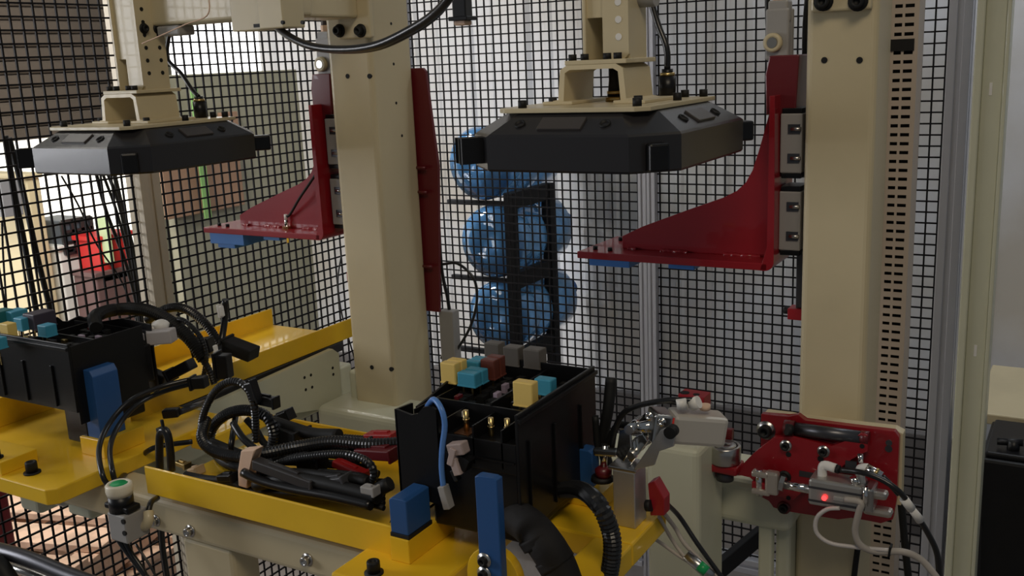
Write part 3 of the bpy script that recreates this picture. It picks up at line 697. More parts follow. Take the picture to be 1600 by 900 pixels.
# ================================================================ BIG CABLE AT TOP
cable('looped_cable', [A(x, y, Y=Y) for x, y, Y in ((425, 35, 1.24), (452, 57, 1.22), (490, 73, 1.20), (540, 77, 1.18), (590, 70, 1.16), (640, 47, 1.14), (678, 22, 1.12), (706, -10, 1.10), (730, -60, 1.1))], 0.0060, blackg, 'thick black cable looping across the top in front of the left column', n=14)
cable('looped_cable', [A(x, y, Y=Y) for x, y, Y in ((432, 38, 1.245), (458, 62, 1.235), (495, 77, 1.215), (545, 81, 1.195), (593, 75, 1.175), (642, 53, 1.155), (682, 26, 1.135), (712, -10, 1.115))], 0.0032, blackg, 'thinner black cable running along the underside of the thick looping cable', n=10)
p = A(722, 10, Y=1.3)
t = thing('hanging_sensor', 'black rectangular sensor hanging at the top edge left of the right hood', 'sensor', p)
z0 = A(722, 28, Y=1.3).z
obj('body', MB().bx(p.x-0.012, p.x+0.012, 1.29, 1.31, z0, 1.80, 0.002), blackg, t)
obj('flange', MB().bx(p.x-0.0165, p.x+0.0165, 1.285, 1.315, z0-0.004, z0+0.002, 0.001), black, t)
obj('clear_lens', MB().bx(p.x-0.010, p.x+0.010, 1.29, 1.31, z0-0.011, z0-0.004, 0.002), tape, t)
# ================================================================ MACHINE BASE
t = thing('machine_frame', 'cream welded tube frame with a horizontal front tube below the yellow trays', 'machine frame', (-0.9, 1.1, 0))
BT = A(400, 822, Y=0.87).z
obj('front_tube', MB().bx(-1.44, -0.60, 0.87, 0.93, BT-0.052, BT, 0.008, 3), cream, t)
a = A(283, 870, Y=0.87); c = A(358, 870, Y=0.87)
obj('front_leg', MB().bx(a.x, c.x, 0.875, 0.925, 0, BT-0.052, 0.006), cream, t)
zf = A(1236, 838, Y=1.44).z; zg = A(1236, 765, Y=1.44).z; xg = A(1236, 800, Y=1.44).x
obj('cross_tube', MB().bx(-1.34, xg, 1.44, 1.56, zf, zg, 0.016, 4), creamg, t)
for x in (-0.42, -1.30): pass
a = A(1010, 800, Y=1.325); c = A(1092, 800, Y=1.325)
obj('post_tube', MB().bx(a.x, c.x, 1.325, 1.44, 0, A(1040, 697, Y=1.325).z, 0.010, 3), creamg, t)
obj('side_tube', MB().bx(-1.43, -1.37, 0.93, 1.60, 0.90, 0.975, 0.006, 3), creamg, t)
obj('column_foot', MB().bx(-1.34, -0.26, 1.46, 1.62, 0.0, 0.06, 0.006), creamg, t)
# drilled side plate below the left tray
XS = -1.35
t = thing('drilled_side_plate', 'pale cream side plate with bolt holes below the left yellow tray', 'plate', (XS, 1.4, 0.95))
pp = [A(x, y, X=XS) for x, y in ((250, 668), (400, 600), (520, 545), (530, 552), (536, 635), (440, 648), (300, 720), (250, 735))]
obj('plate', MB().prism(pp, (-0.012, 0, 0), 0.0015), creamg, t)
for x, y in ((476, 590), (486, 586), (478, 609), (488, 605), (520, 575), (521, 585)):
    q = A(x, y, X=XS+0.0005); obj('bolt_hole', MB().cyl(q-Vector((0.003, 0, 0)), q, 0.0032, n=12), blackm, t)
# front-tube fasteners
for x, y in ((244, 813), (298, 829), (481, 874), (545, 890)):
    p = A(x, y, Y=0.87); o = MB(); o.bolt((p.x, 0.87, p.z), (0, -1, 0), 0.0062, 0.008)
    tag(obj('hex_bolt', o, steel), {244: 'steel bolt on the cream front tube, nearest the green push button', 298: 'steel bolt on the cream front tube, above the left side of the leg', 481: 'steel bolt on the cream front tube, between the leg and the yellow block', 545: 'steel bolt on the cream front tube, furthest right'}[x], 'bolt', 'bolts on the cream front tube')
# cream end block under the left yellow plate
p = A(28, 775, Y=0.86); q = A(93, 815, Y=0.86)
t = thing('end_block', 'pale cream rounded block below the corner of the left yellow plate', 'block', (p.x, 0.88, q.z))
obj('block_body', MB().bx(p.x, A(62, 800, Y=0.86).x, 0.86, 0.93, q.z, 0.985, 0.008, 3), creamg, t)
obj('block_flange', MB().bx(A(62, 800, Y=0.86).x, q.x, 0.87, 0.92, q.z+0.018, 0.985, 0.004), steel, t)
# ================================================================ FIXTURE PLATES AND TRAYS
def tray_x(x0, x1, y0, y1, zb_, zt_, t):
    obj('tray_floor', MB().bx(x0, x1, y0, y1, zb_, zb_+0.004, 0.0005), yellow, t)
    obj('near_wall', MB().bx(x0, x1, y0-0.004, y0, zb_, zt_, 0.0015), yellow, t)
    obj('far_wall', MB().bx(x0+0.02, x1, y1, y1+0.004, zb_, zt_, 0.0015), yellow, t)
t = thing('cable_tray', 'yellow open channel tray in the foreground holding the black wiring harness', 'tray', (-0.9, 0.96, 1.03), 'yellow cable trays')
tray_x(-1.118, -0.682, 0.854, 1.08, 1.030, 1.071, t)
t = thing('cable_tray', 'yellow open channel tray at left running back towards the left column', 'tray', (-1.49, 1.33, 1.03), 'yellow cable trays')
obj('tray_floor', MB().bx(-1.605, -1.375, 1.03, 1.61, 1.030, 1.034, 0.0005), yellow, t)
obj('near_wall', MB().bx(-1.375, -1.371, 1.03, 1.615, 1.030, 1.071, 0.0015), yellow, t)
obj('far_wall', MB().bx(-1.609, -1.605, 1.03, 1.615, 1.030, 1.071, 0.0015), yellow, t)
tag(obj('support_strip', MB().bx(-1.395, -1.372, 1.04, 1.58, 1.008, 1.029, 0.002), dsteel), 'dark steel strip running under the left yellow tray', 'strip')
# right fixture
t = thing('fixture_plate', 'yellow fixture plate with blocks under the centre black fuse box', 'fixture plate', (-0.58, 0.93, 1.02), 'yellow fixture plates')
zp_ = 1.034
obj('base_plate', MB().bx(-0.73, -0.60, 0.785, 1.07, zp_-0.022, zp_, 0.003), yellow, t)
obj('base_plate', MB().bx(-0.60, -0.432, 0.965, 1.07, zp_-0.022+0.01, zp_+0.018, 0.003), yellow, t)
obj('side_arm', MB().bx(-0.480, -0.432, 0.80, 0.965, zp_-0.012, zp_+0.018, 0.003), yellow, t)
obj('support_block', MB().bx(-0.684, -0.657, 0.84, 0.935, zp_, 1.064, 0.001), yellow, t)
obj('support_block', MB().bx(-0.60, -0.585, 0.93, 0.96, zp_, 1.058, 0.001), yellow, t)
obj('rear_block', MB().bx(-0.56, -0.50, 1.03, 1.065, zp_+0.018, 1.075, 0.001), yellow, t)
p = A(772, 905, Y=0.848)
lug = MB(); pts = []
for k in range(13):
    a_ = math.pi*k/12; pts.append((p.x+0.034*math.cos(a_), 0.846, p.z+0.004+0.034*math.sin(a_)))
pts += [(p.x-0.034, 0.846, p.z-0.06), (p.x+0.034, 0.846, p.z-0.06)]
obj('round_lug', lug.prism(pts, (0, 0.012, 0), 0.001), yellow, t)
q = A(572, 862, Y=0.80); 
obj('flange_bolt', MB().bolt((q.x+0.004, 0.806, zp_), (0, 0, 1), 0.0078, 0.014), blackm, t)
def bluepost(x0, x1, y0, y1, z0, z1, slope, label, bolts=()):
    tt = thing('locating_post', label, 'locating post', ((x0+x1)/2, (y0+y1)/2, z0), 'blue plastic locating posts')
    pts = [(x0, y0, z0), (x1, y0, z0), (x1, y0, z1-slope*0.4), (x1-0.2*(x1-x0), y0, z1), (x0+0.15*(x1-x0), y0, z1), (x0, y0, z1-slope)]
    obj('post_body', MB().prism(pts, (0, y1-y0, 0), 0.0012), blue, tt)
    for bx_, bz_ in bolts:
        obj('post_bolt', MB().bolt((bx_, y0, bz_), (0, -1, 0), 0.0052, 0.006), chrome if False else blackm, tt)
        obj('bolt_washer', MB().lathe((bx_, y0-0.0002, bz_), (0, -1, 0), [(0, 0.0), (0, 0.0088), (0.0012, 0.0088), (0.0012, 0)], 20), steel, tt)
bluepost(-0.683, -0.658, 0.842, 0.888, 1.069, 1.113, 0.003, 'blue block with black base on the yellow block left of the tall blue post')
tag(obj('base_pad', MB().bx(-0.684, -0.657, 0.8415, 0.889, 1.064, 1.069, 0.0005), blackm), 'thin black pad between the blue block and the yellow block', 'pad')
b1 = A(757, 875, Y=0.834); b2 = A(757, 896, Y=0.834)
a = A(741, 742, Y=0.834); c = A(776, 742, Y=0.834)
bluepost(a.x, c.x, 0.834, 0.846, b2.z-0.03, a.z, 0.002, 'tall blue post with two bolts in front of the centre fuse box', ((b1.x, b1.z), (b2.x, b2.z)))
a = A(893, 700, Y=1.04); c = A(925, 700, Y=1.04)
bluepost(a.x, c.x, 1.04, 1.06, 1.05, a.z, 0.008, 'blue post behind the right side of the centre fuse box')
# left fixture
t = thing('fixture_plate', 'yellow fixture plate at lower left under the left fuse box', 'fixture plate', (-1.35, 0.95, 1.02), 'yellow fixture plates')
obj('base_plate', MB().prism([(-1.62, 0.785, 1.012), (-1.252, 0.785, 1.012), (-1.240, 0.797, 1.012), (-1.240, 1.12, 1.012), (-1.62, 1.12, 1.012)], (0, 0, 0.024), 0.002), yellow, t)
obj('support_block', MB().bx(-1.325, -1.270, 0.90, 0.975, 1.036, 1.064, 0.001), yellow, t)
obj('raised_block', MB().bx(-1.50, -1.36, 0.79, 0.85, 1.036, 1.056, 0.001), yellow, t)
obj('support_block', MB().bx(-1.66, -1.56, 0.88, 1.02, 1.036, 1.085, 0.001), yellow, t)
obj('rear_ear', MB().bx(-1.245, -1.20, 1.04, 1.17, 1.005, 1.030, 0.003), yellow, t)
q = A(50, 735, Z=1.04); obj('flange_bolt', MB().bolt((q.x, q.y, 1.036), (0, 0, 1), 0.0085, 0.016), blackm, t)
q = A(14, 688, Z=1.085); obj('flange_bolt', MB().bolt((-1.385, 0.80, 1.056), (0, 0, 1), 0.0075, 0.012), blackm, t)
a = A(118, 650, Y=0.95); c = A(165, 660, Y=0.95)
bluepost(-1.310, -1.280, 0.905, 0.95, 1.064, A(140, 580, Y=0.905).z, 0.024, 'blue wedge-topped post in front of the left fuse box')
# ================================================================ FUSE BOXES
W_, D_, H_ = 0.155, 0.197, 0.157
def fusebox(ox, oy, oz, label, flip=False):
    t = thing('fuse_box', label, 'fuse box', (ox, oy, oz), 'black fuse boxes')
    def P(u, v, z): return Vector((ox+u, oy+v, oz+z)) if not flip else Vector((ox+v, oy+(W_-u), oz+z))
    def bx(mb, u0, u1, v0, v1, z0, z1, bev=0.001):
        a, c = P(u0, v0, z0), P(u1, v1, z1)
        return mb.bx(min(a.x, c.x), max(a.x, c.x), min(a.y, c.y), max(a.y, c.y), a.z, c.z, bev)
    mb = MB()
    if flip:
        bx(mb, 0.004, W_-0.004, 0.004, D_-0.004, 0.055, 0.118, 0.003); bx(mb, 0.10, W_-0.02, 0.135, D_-0.01, -0.010, 0.06, 0.003); bx(mb, 0.03, 0.09, 0.13, D_-0.004, 0.01, 0.06, 0.003)
    else:
        bx(mb, 0.030, W_-0.004, 0.004, D_-0.004, 0.0, 0.118, 0.003)
        bx(mb, 0.0, 0.034, 0.010, D_-0.02, 0.028, 0.118, 0.003)
    obj('housing', mb, black, t)
    mb = MB(); bx(mb, W_-0.004, W_, 0, D_, 0.050 if flip else 0.012, H_, 0.0008); obj('right_wall', mb, black, t)
    mb = MB(); bx(mb, 0.02, W_-0.004, D_-0.003, D_, 0.03, H_-0.004, 0.0008); obj('rear_wall', mb, black, t)
    mb = MB(); mb.prism([P(-0.006, 0.03, 0.03), P(-0.006, D_-0.01, 0.03), P(-0.006, D_-0.01, H_-0.010), P(-0.006, 0.12, H_-0.006), P(-0.006, 0.06, H_-0.018), P(-0.006, 0.03, H_-0.022)], P(0.003, 0, 0)-P(0, 0, 0)); obj('left_wall', mb, black, t)
    # front flap with wavy top
    pts = [P(-0.012, -0.004, 0.036), P(0.048, -0.004, 0.030), P(0.048, -0.004, 0.150), P(0.040, -0.004, 0.153), P(0.030, -0.004, 0.150), P(0.022, -0.004, 0.141), P(0.012, -0.004, 0.138), P(-0.010, -0.004, 0.142)]
    mb = MB(); mb.prism(pts, P(0, 0.0035, 0)-P(0, 0, 0)); obj('front_flap', mb, black, t)
    mb = MB(); mb.prism([P(-0.012, -0.004, 0.036), P(-0.012, -0.004, 0.142), P(-0.014, 0.032, 0.138), P(-0.014, 0.032, 0.036)], P(0.003, 0, 0)-P(0, 0, 0)); obj('side_flap', mb, black, t)
    mb = MB(); mb.prism([P(-0.010, -0.003, 0.036), P(0.020, -0.003, 0.034), P(-0.020, -0.003, -0.002), P(-0.034, -0.003, -0.010)], P(0, 0.03, 0)-P(0, 0, 0)); obj('skirt', mb, black, t)
    # ribs at the front and partitions
    mb = MB()
    for u in (0.052, 0.094, 0.132): bx(mb, u, u+0.002, 0.0, 0.05, 0.09, 0.136, 0)
    bx(mb, 0.05, W_-0.004, 0.0, 0.003, 0.085, 0.121, 0.0005); bx(mb, 0.052, W_-0.006, -0.002, 0.0, 0.098, 0.100, 0)
    obj('front_ribs', mb, black, t)
    mb = MB()
    bx(mb, 0.004, W_-0.006, 0.050, 0.053, 0.118, 0.142, 0.0004); bx(mb, 0.086, 0.089, 0.053, D_-0.004, 0.118, 0.145, 0.0004)
    bx(mb, 0.006, 0.008, 0.01, D_-0.01, 0.11, 0.140, 0)
    obj('partition', mb, black, t)
    # fuse sockets
    rnd = random.Random(3)
    mb = MB()
    for i in range(11):
        for j in range(10):
            u, v = 0.012+i*0.0128, 0.060+j*0.0128
            h = rnd.choice((0.124, 0.128, 0.132, 0.135))
            bx(mb, u, u+0.0105, v, v+0.010, 0.117, h, 0)
    obj('socket_field', mb, blackm, t)
    for k in range(9):
        u, v = 0.02+rnd.random()*0.115, 0.065+rnd.random()*0.11
        mb = MB(); bx(mb, u, u+0.006, v, v+0.011, 0.125, 0.139, 0.0005)
        obj('blade_fuse', mb, rnd.choice((redd, fusep, fusep, brass, dsteel)), t)
    for u, z in ((0.072, 0.122), (0.106, 0.118), (0.128, 0.120)):
        mb = MB(); mb.cyl(P(u, 0.022, z-0.004), P(u, 0.022, z+0.022), 0.0032).cyl(P(u, 0.022, z+0.010), P(u, 0.022, z+0.012), 0.0040)
        obj('terminal_stud', mb, brass, t)
        mb = MB(); bx(mb, u-0.010, u+0.010, 0.010, 0.032, z-0.006, z-0.003, 0.0004); obj('busbar', mb, copper, t)
    mb = MB(); bx(mb, 0.050, 0.062, 0.040, 0.044, 0.126, 0.134, 0.0015); obj('white_cap', mb, white, t)
    # side mouldings on the right wall
    mb = MB()
    for v in (0.02, 0.08, 0.15): bx(mb, W_, W_+0.003, v, v+0.004, 0.055 if flip else 0.02, 0.12, 0.0005)
    bx(mb, W_, W_+0.004, 0.0, D_, H_-0.010, H_-0.005, 0.0005)
    obj('side_moulding', mb, black, t)
    return t
copper = mat('brown_copper', (0.25, 0.11, 0.05), 0.4, metal=0.8)
fusep = mat('lilac_fuse_plastic', (0.35, 0.28, 0.36), 0.5)
fusebox(-0.690, 0.893, 1.060, 'large black fuse box in the centre foreground, filled with coloured relays')
fusebox(-1.497, 0.885, 1.060, 'black fuse box at the left edge, standing behind the blue wedge-topped post', True)
# relays
def relay(x, y, z, w, d, h, m, label, grp, pins=True):
    t = thing('relay', label, 'relay', (x+w/2, y+d/2, z), grp)
    obj('relay_case', MB().bx(x, x+w, y, y+d, z, z+h, 0.0014), m, t)
    obj('case_rim', MB().bx(x-0.0005, x+w+0.0005, y-0.0005, y+d+0.0005, z, z+0.002, 0.0003), m, t)
    for sx in (0.25, 0.75):
        obj('pin', MB().bx(x+w*sx-0.0012, x+w*sx+0.0012, y+0.003, y+0.004, 1.1782, z), brass, t)
RZ = 1.203
for px_, py_, w, d, h, m, lab in (
    (802, 634, 0.0265, 0.015, 0.030, relay_y, 'yellow relay standing alone at the right front of the fuse box'),
    (835, 616, 0.0235, 0.015, 0.020, relay_b, 'light blue relay just behind the lone yellow relay at right'),
    (689, 598, 0.0225, 0.013, 0.027, relay_y, 'yellow relay at the left edge of the fuse box, front one of the touching pair'),
    (715, 603, 0.0265, 0.014, 0.018, relay_b, 'light blue relay right of the yellow pair, front one of two'),
    (757, 562, 0.0235, 0.018, 0.024, relay_g, 'grey relay at the back of the fuse box, leftmost of three'),
    (787, 571, 0.0235, 0.018, 0.026, relay_g, 'grey relay at the back of the fuse box, middle of three'),
    (818, 575, 0.0250, 0.020, 0.026, relay_g, 'grey relay at the back of the fuse box, rightmost of three'),
    ):
    p = A(px_, py_, Z=RZ); relay(p.x, p.y, RZ, w, d, h, m, lab, 'relays in the centre fuse box')
p = A(689, 598, Z=RZ); relay(p.x+0.001, p.y+0.0145, RZ, 0.0225, 0.013, 0.027, relay_y, 'yellow relay at the left edge of the fuse box, rear one of the touching pair', 'relays in the centre fuse box')
p = A(715, 603, Z=RZ); relay(p.x+0.001, p.y+0.0165, RZ, 0.0265, 0.014, 0.018, relay_b, 'light blue relay right of the yellow pair, rear one of two', 'relays in the centre fuse box')
p2 = Vector((p.x+0.012, p.y+0.036, RZ)); relay(p2.x, p2.y, RZ, 0.021, 0.013, 0.026, relay_r, 'brown relay left of the grey relays, front one of two', 'relays in the centre fuse box')
relay(p2.x, p2.y+0.0155, RZ, 0.021, 0.013, 0.026, relay_r, 'brown relay left of the grey relays, rear one of two', 'relays in the centre fuse box')
relay(p2.x-0.024, p2.y+0.000, RZ, 0.021, 0.013, 0.021, relay_b, 'light blue relay left of the brown relays, front one of two', 'relays in the centre fuse box')
relay(p2.x-0.024, p2.y+0.0155, RZ, 0.021, 0.013, 0.021, relay_b, 'light blue relay left of the brown relays, rear one of two', 'relays in the centre fuse box')
relay_p = mat('dark_purple_relay_plastic', (0.055, 0.045, 0.065), 0.45)
for px_, py_, w, d, h, m, lab in (
    (60, 526, 0.022, 0.020, 0.019, relay_b, 'light blue relay nearest the middle of the left fuse box'),
    (23, 516, 0.022, 0.018, 0.021, relay_b, 'light blue relay right of the yellow relay in the left fuse box'),
    (2, 532, 0.022, 0.016, 0.028, relay_y, 'yellow relay at the left edge in the left fuse box'),
    (38, 514, 0.030, 0.040, 0.026, relay_p, 'dark purple-grey relay at the back right of the left fuse box'),
    (6, 506, 0.026, 0.030, 0.022, relay_b, 'light blue relay beside the dark purple-grey relay in the left fuse box'),
    (-16, 508, 0.026, 0.030, 0.024, mat('teal_relay_plastic', (0.02, 0.16, 0.17), 0.45), 'teal relay at the left edge of the photo, rearmost in the left fuse box'),
    (-14, 545, 0.020, 0.016, 0.018, relay_b, 'light blue relay below the yellow one at the left edge of the photo'),
    ):
    p = A(px_, py_, Z=RZ); relay(p.x, p.y, RZ, w, d, h, m, lab, 'relays in the left fuse box')
# ================================================================ WIRES AND HARNESSES
def PT(l, Y): return [A(x, y, Y=Y if len(q) == 0 else q[0]) for x, y, *q in l]
# blue wire with its connectors hanging down the front of the fuse box
t = thing('blue_wire', 'light blue wire hanging down the front of the centre fuse box', 'wire', A(690, 700, Y=0.885))
obj('wire', MB().tube(PT([(668, 634, 0.90), (678, 624, 0.888), (690, 640), (695, 665), (691, 700), (690, 730), (693, 762)], 0.880), 0.0034, 10), bluew, t)
obj('plug', MB().obox(A(697, 776, Y=0.880), (0.009, 0.012, 0.028), (1, 0, 0.25), bev=0.001), greyc, t)
t = thing('wire_connector', 'grey-pink connector with torn cover clipped to the front of the fuse box', 'connector', A(715, 705, Y=0.878))
obj('shell', MB().obox(A(716, 700, Y=0.875), (0.022, 0.014, 0.014), (1, 0, 0.25), bev=0.0015), mat('grey_pink_plastic', (0.36, 0.28, 0.26), 0.5), t)
obj('clip', MB().obox(A(709, 712, Y=0.872), (0.008, 0.012, 0.022), (1, 0, -0.3), bev=0.001).obox(A(714, 728, Y=0.872), (0.010, 0.010, 0.020), (1, 0, 0.35), bev=0.001), mat('pinkish_clip', (0.42, 0.33, 0.31), 0.5), t)
obj('dark_housing', MB().obox(A(727, 722, Y=0.878), (0.014, 0.014, 0.016), (1, 0, -0.5), bev=0.001), black, t)
obj('lower_tab', MB().obox(A(712, 742, Y=0.878), (0.006, 0.008, 0.014), (1, 0, 0.5), bev=0.001), blackm, t)
# wrapped harness trunk below the box
trunkm = mat('black_cloth_tape', (0.012, 0.011, 0.011), 0.75, bump=0.9, bscale=40, spec=0.3)
t = thing('wrapped_harness_trunk', 'thick tape-wrapped black harness trunk dropping below the centre fuse box', 'wiring harness', A(850, 850, Y=0.87))
obj('trunk', MB().tube(PT([(790, 800, 0.93), (822, 818, 0.89), (848, 845), (872, 885), (898, 960)], 0.86), 0.0205, 18), trunkm, t)
for i, (x, y) in enumerate(((836, 834), (862, 868))):
    obj('tape_wrap', MB().tube(PT([(x, y), (x+9, y+14)], 0.86), 0.0214, 18), trunkm, t)
t = thing('curved_conduit', 'black corrugated conduit arching down at the right of the centre fuse box', 'conduit', A(950, 800, Y=0.90))
obj('conduit', MB().tube(PT([(868, 768, 1.0), (905, 765, 0.955), (935, 788), (954, 830), (956, 870), (945, 925), (925, 980)], 0.90), 0.0105, 14, corr=True), blackg, t)
# main harness in the tray
def cond(name, pts, Y, r, label, corr=True, m=None, cat='conduit', grp='conduits of the harness in the yellow tray'):
    o = obj(name, MB().tube(PT(pts, Y), r, 14 if corr else 10, corr=corr), m or blackg); return tag(o, label, cat, grp)
cond('harness_conduit', [(322, 655, 0.96), (316, 685, 0.93), (335, 705, 0.92), (375, 714, 0.91), (420, 707, 0.92), (470, 697, 0.94), (520, 690, 0.95), (575, 694, 0.96), (630, 692, 0.98)], 0.92, 0.0085, 'thick corrugated conduit running lengthwise along the top of the harness')
cond('harness_conduit', [(316, 690, 0.95), (316, 655), (330, 620), (350, 600), (372, 597), (390, 612), (398, 640), (400, 690)], 0.95, 0.0058, 'tall thin conduit loop rising highest above the harness')
cond('harness_conduit', [(325, 700, 0.97), (332, 668), (355, 647), (385, 641), (415, 650), (428, 675), (424, 705), (415, 730)], 0.98, 0.0085, 'thick round conduit loop inside the tall thin loop')
cond('harness_conduit', [(400, 745, 0.90), (440, 722), (490, 712), (540, 710), (575, 722), (584, 745), (565, 765)], 0.91, 0.0055, 'thin corrugated conduit bending round at the right end of the harness')
cond('harness_conduit', [(430, 690, 1.02), (480, 682), (530, 684), (580, 688), (630, 692)], 1.01, 0.0060, 'rear corrugated conduit lying along the far side of the tray')
cond('harness_conduit', [(380, 738, 0.885), (410, 752), (460, 765), (520, 776), (580, 790)], 0.885, 0.0065, 'smooth black sleeve lying low behind the near tray wall', corr=False)
cond('harness_conduit', [(370, 640, 1.0), (362, 690), (358, 720)], 0.95, 0.0045, 'short upright black sleeve inside the conduit loops', corr=False)
cond('harness_conduit', [(364, 661, 0.94), (380, 685), (402, 705), (412, 722)], 0.93, 0.0050, 'short slanting black sleeve inside the conduit loops', corr=False)
cond('harness_conduit', [(330, 700, 1.0), (350, 722, 0.96), (385, 735, 0.93), (430, 738, 0.91)], 0.93, 0.007, 'dark conduit curving down behind the beige tape', corr=True)
for k in range(7):
    y0 = 726+k*5
    cond('harness_wire', [(290+k*9, y0, 1.0-k*0.012), (340, y0+10), (400, y0+6+k), (470, y0+16), (540, y0+22), (600, y0+26+k*2)], 0.97-k*0.012, 0.0036, ('upper rear', 'second rear', 'third rear', 'middle', 'third front', 'second front', 'lowest front')[k]+' black wire bundle lying lengthwise in the harness', corr=False, m=blackm, cat='wire bundle', grp='black wire bundles in the harness')
cond('harness_wire', [(610, 755, 0.91), (570, 775), (540, 778), (500, 770)], 0.90, 0.009, 'dark taped bundle leading from the harness to the fuse box skirt', corr=False, m=blackm, cat='wire bundle', grp='black wire bundles in the harness')
for k, (pl, Y, r, lab) in enumerate((
    ([(400, 758), (450, 748), (500, 754), (560, 768), (592, 778)], 0.893, 0.0085, 'fat black sleeve lying in front of the long connector bar'),
    ([(430, 712), (480, 706), (530, 708), (560, 716)], 0.955, 0.0085, 'fat black sleeve between the two lengthwise corrugated conduits'),
    ([(290, 742), (320, 748), (360, 752), (380, 762)], 0.90, 0.0055, 'short black bundle at the left of the beige tape'),
    ([(330, 690), (400, 716), (480, 722), (560, 730), (590, 742)], 0.965, 0.0062, 'black wire bundle lying under the thick corrugated conduit'),
    ([(395, 748), (450, 738), (520, 744), (575, 752)], 0.905, 0.0058, 'black wire bundle passing behind the long connector bar'),
    ([(430, 660), (455, 668), (490, 678), (530, 680)], 1.0, 0.0090, 'thick black wrapped bundle at the back of the tray'),
    ([(340, 705), (365, 722), (400, 728), (440, 728)], 0.95, 0.0062, 'black wire bundle curving from the round loop to the tape'),
    ([(500, 738), (540, 742), (572, 748), (585, 765)], 0.92, 0.0056, 'black wire bundle below the red comb connector'),
    ([(385, 655), (400, 672), (415, 695), (440, 705)], 0.99, 0.0052, 'black wire bundle crossing inside the round conduit loop'))):
    cond('harness_wire', pl, Y, r, lab, corr=False, m=blackm, cat='wire bundle', grp='black wire bundles in the harness')
# tape band
t = obj('tape_band', MB().prism(PT([(376, 704), (400, 702), (390, 722), (385, 745), (386, 764), (372, 760), (371, 735)], 0.888), (0, 0.016, 0.0), 0.002), tape); tag(t, 'beige cloth tape tied round the harness in the yellow tray', 'tape')
def connector(c, size, ax, m, label, name='connector', up=(0, 0, 1)):
    t = thing(name, label, 'connector', c, 'connectors of the tray harness')
    obj('shell', MB().obox(c, size, ax, up, bev=0.0018), m, t)
    ax = Vector(ax).normalized()
    obj('lip', MB().obox(Vector(c)+ax*size[0]*0.5, (0.004, size[1]*1.25, size[2]*1.25), ax, up, bev=0.001), m, t)
    obj('latch', MB().obox(Vector(c)+Vector(up)*size[2]*0.55, (size[0]*0.5, size[1]*0.35, 0.004), ax, up, bev=0.0008), m, t)
    return t
connector(A(416, 626, Y=0.96), (0.036, 0.012, 0.014), (1, 0, -0.02), black, 'black connector pointing right at the top of the tall conduit loop')
connector(A(394, 612, Y=0.95), (0.016, 0.010, 0.028), (1, 0, 0.3), black, 'black connector body at the top of the tall conduit loop')
connector(A(440, 652, Y=1.03), (0.040, 0.014, 0.014), (1, 0, 0.45), black, 'black connector slanting up behind the round conduit loop')
connector(A(452, 680, Y=1.0), (0.050, 0.03, 0.026), (1, 0, -0.1), blackm, 'bulky black connector block at the middle of the harness')
connector(A(445, 740, Y=0.892), (0.102, 0.016, 0.014), (1, 0, -0.12), mat('charcoal_rail', (0.035, 0.032, 0.032), 0.5), 'long dark grey connector bar lying over the beige tape')
connector(A(562, 700, Y=0.97), (0.024, 0.022, 0.022), (1, 0, 0.05), black, 'black clip connector on the main conduit near the fuse box')
connector(A(547, 732, Y=0.94), (0.050, 0.016, 0.010), (1, 0, -0.2), redconn, 'dark red comb connector lying in the harness')
connector(A(592, 706, Y=0.96), (0.060, 0.03, 0.014), (1, 0, 0.12), redd, 'red connector beside the left wall of the centre fuse box')
connector(A(597, 682, Y=1.0), (0.050, 0.02, 0.012), (1, 0, 0.15), redconn, 'red and orange connector behind the left wall of the fuse box')
connector(A(520, 752, Y=0.90), (0.050, 0.018, 0.012), (1, 0, 0.3), mat('grey_wedge', (0.05, 0.05, 0.055), 0.5), 'grey wedge-shaped connector at the front of the harness')
connector(A(305, 735, Y=0.92), (0.020, 0.014, 0.010), (1, 0, 0.3), mat('tan_connector', (0.50, 0.36, 0.22), 0.5), 'small tan connector at the left end of the harness')
connector(A(285, 725, Y=0.95), (0.020, 0.012, 0.008), (1, 0, -0.1), brass, 'small brass terminal at the left end of the harness')
connector(A(577, 655+110, Y=0.885), (0.020, 0.012, 0.010), (1, 0, 0), greyc, 'small grey connector low at the right end of the harness')
connector(A(356, 745, Y=0.90), (0.03, 0.016, 0.01), (1, 0, 0.2), black, 'flat black connector left of the beige tape')
connector(A(486, 722, Y=0.93), (0.04, 0.018, 0.016), (1, 0, 0.1), black, 'black connector between the two corrugated conduits')
# looped tube at the left end of tray
t = thing('bent_hose', 'black hose bent double with a tie, upright at the left end of the yellow tray', 'hose', A(257, 720, Y=0.90))
obj('hose', MB().tube(PT([(250, 735), (249, 705), (250, 680), (256, 672), (262, 680), (266, 705), (268, 735)], 0.885), 0.0058, 12), blackg, t)
obj('tie', MB().obox(A(253, 671, Y=0.885), (0.014, 0.010, 0.006), (1, 0, 0.1), bev=0.001).obox(A(254, 663, Y=0.885), (0.004, 0.004, 0.014), (1, 0, 0.1), bev=0.001), blackm, t)
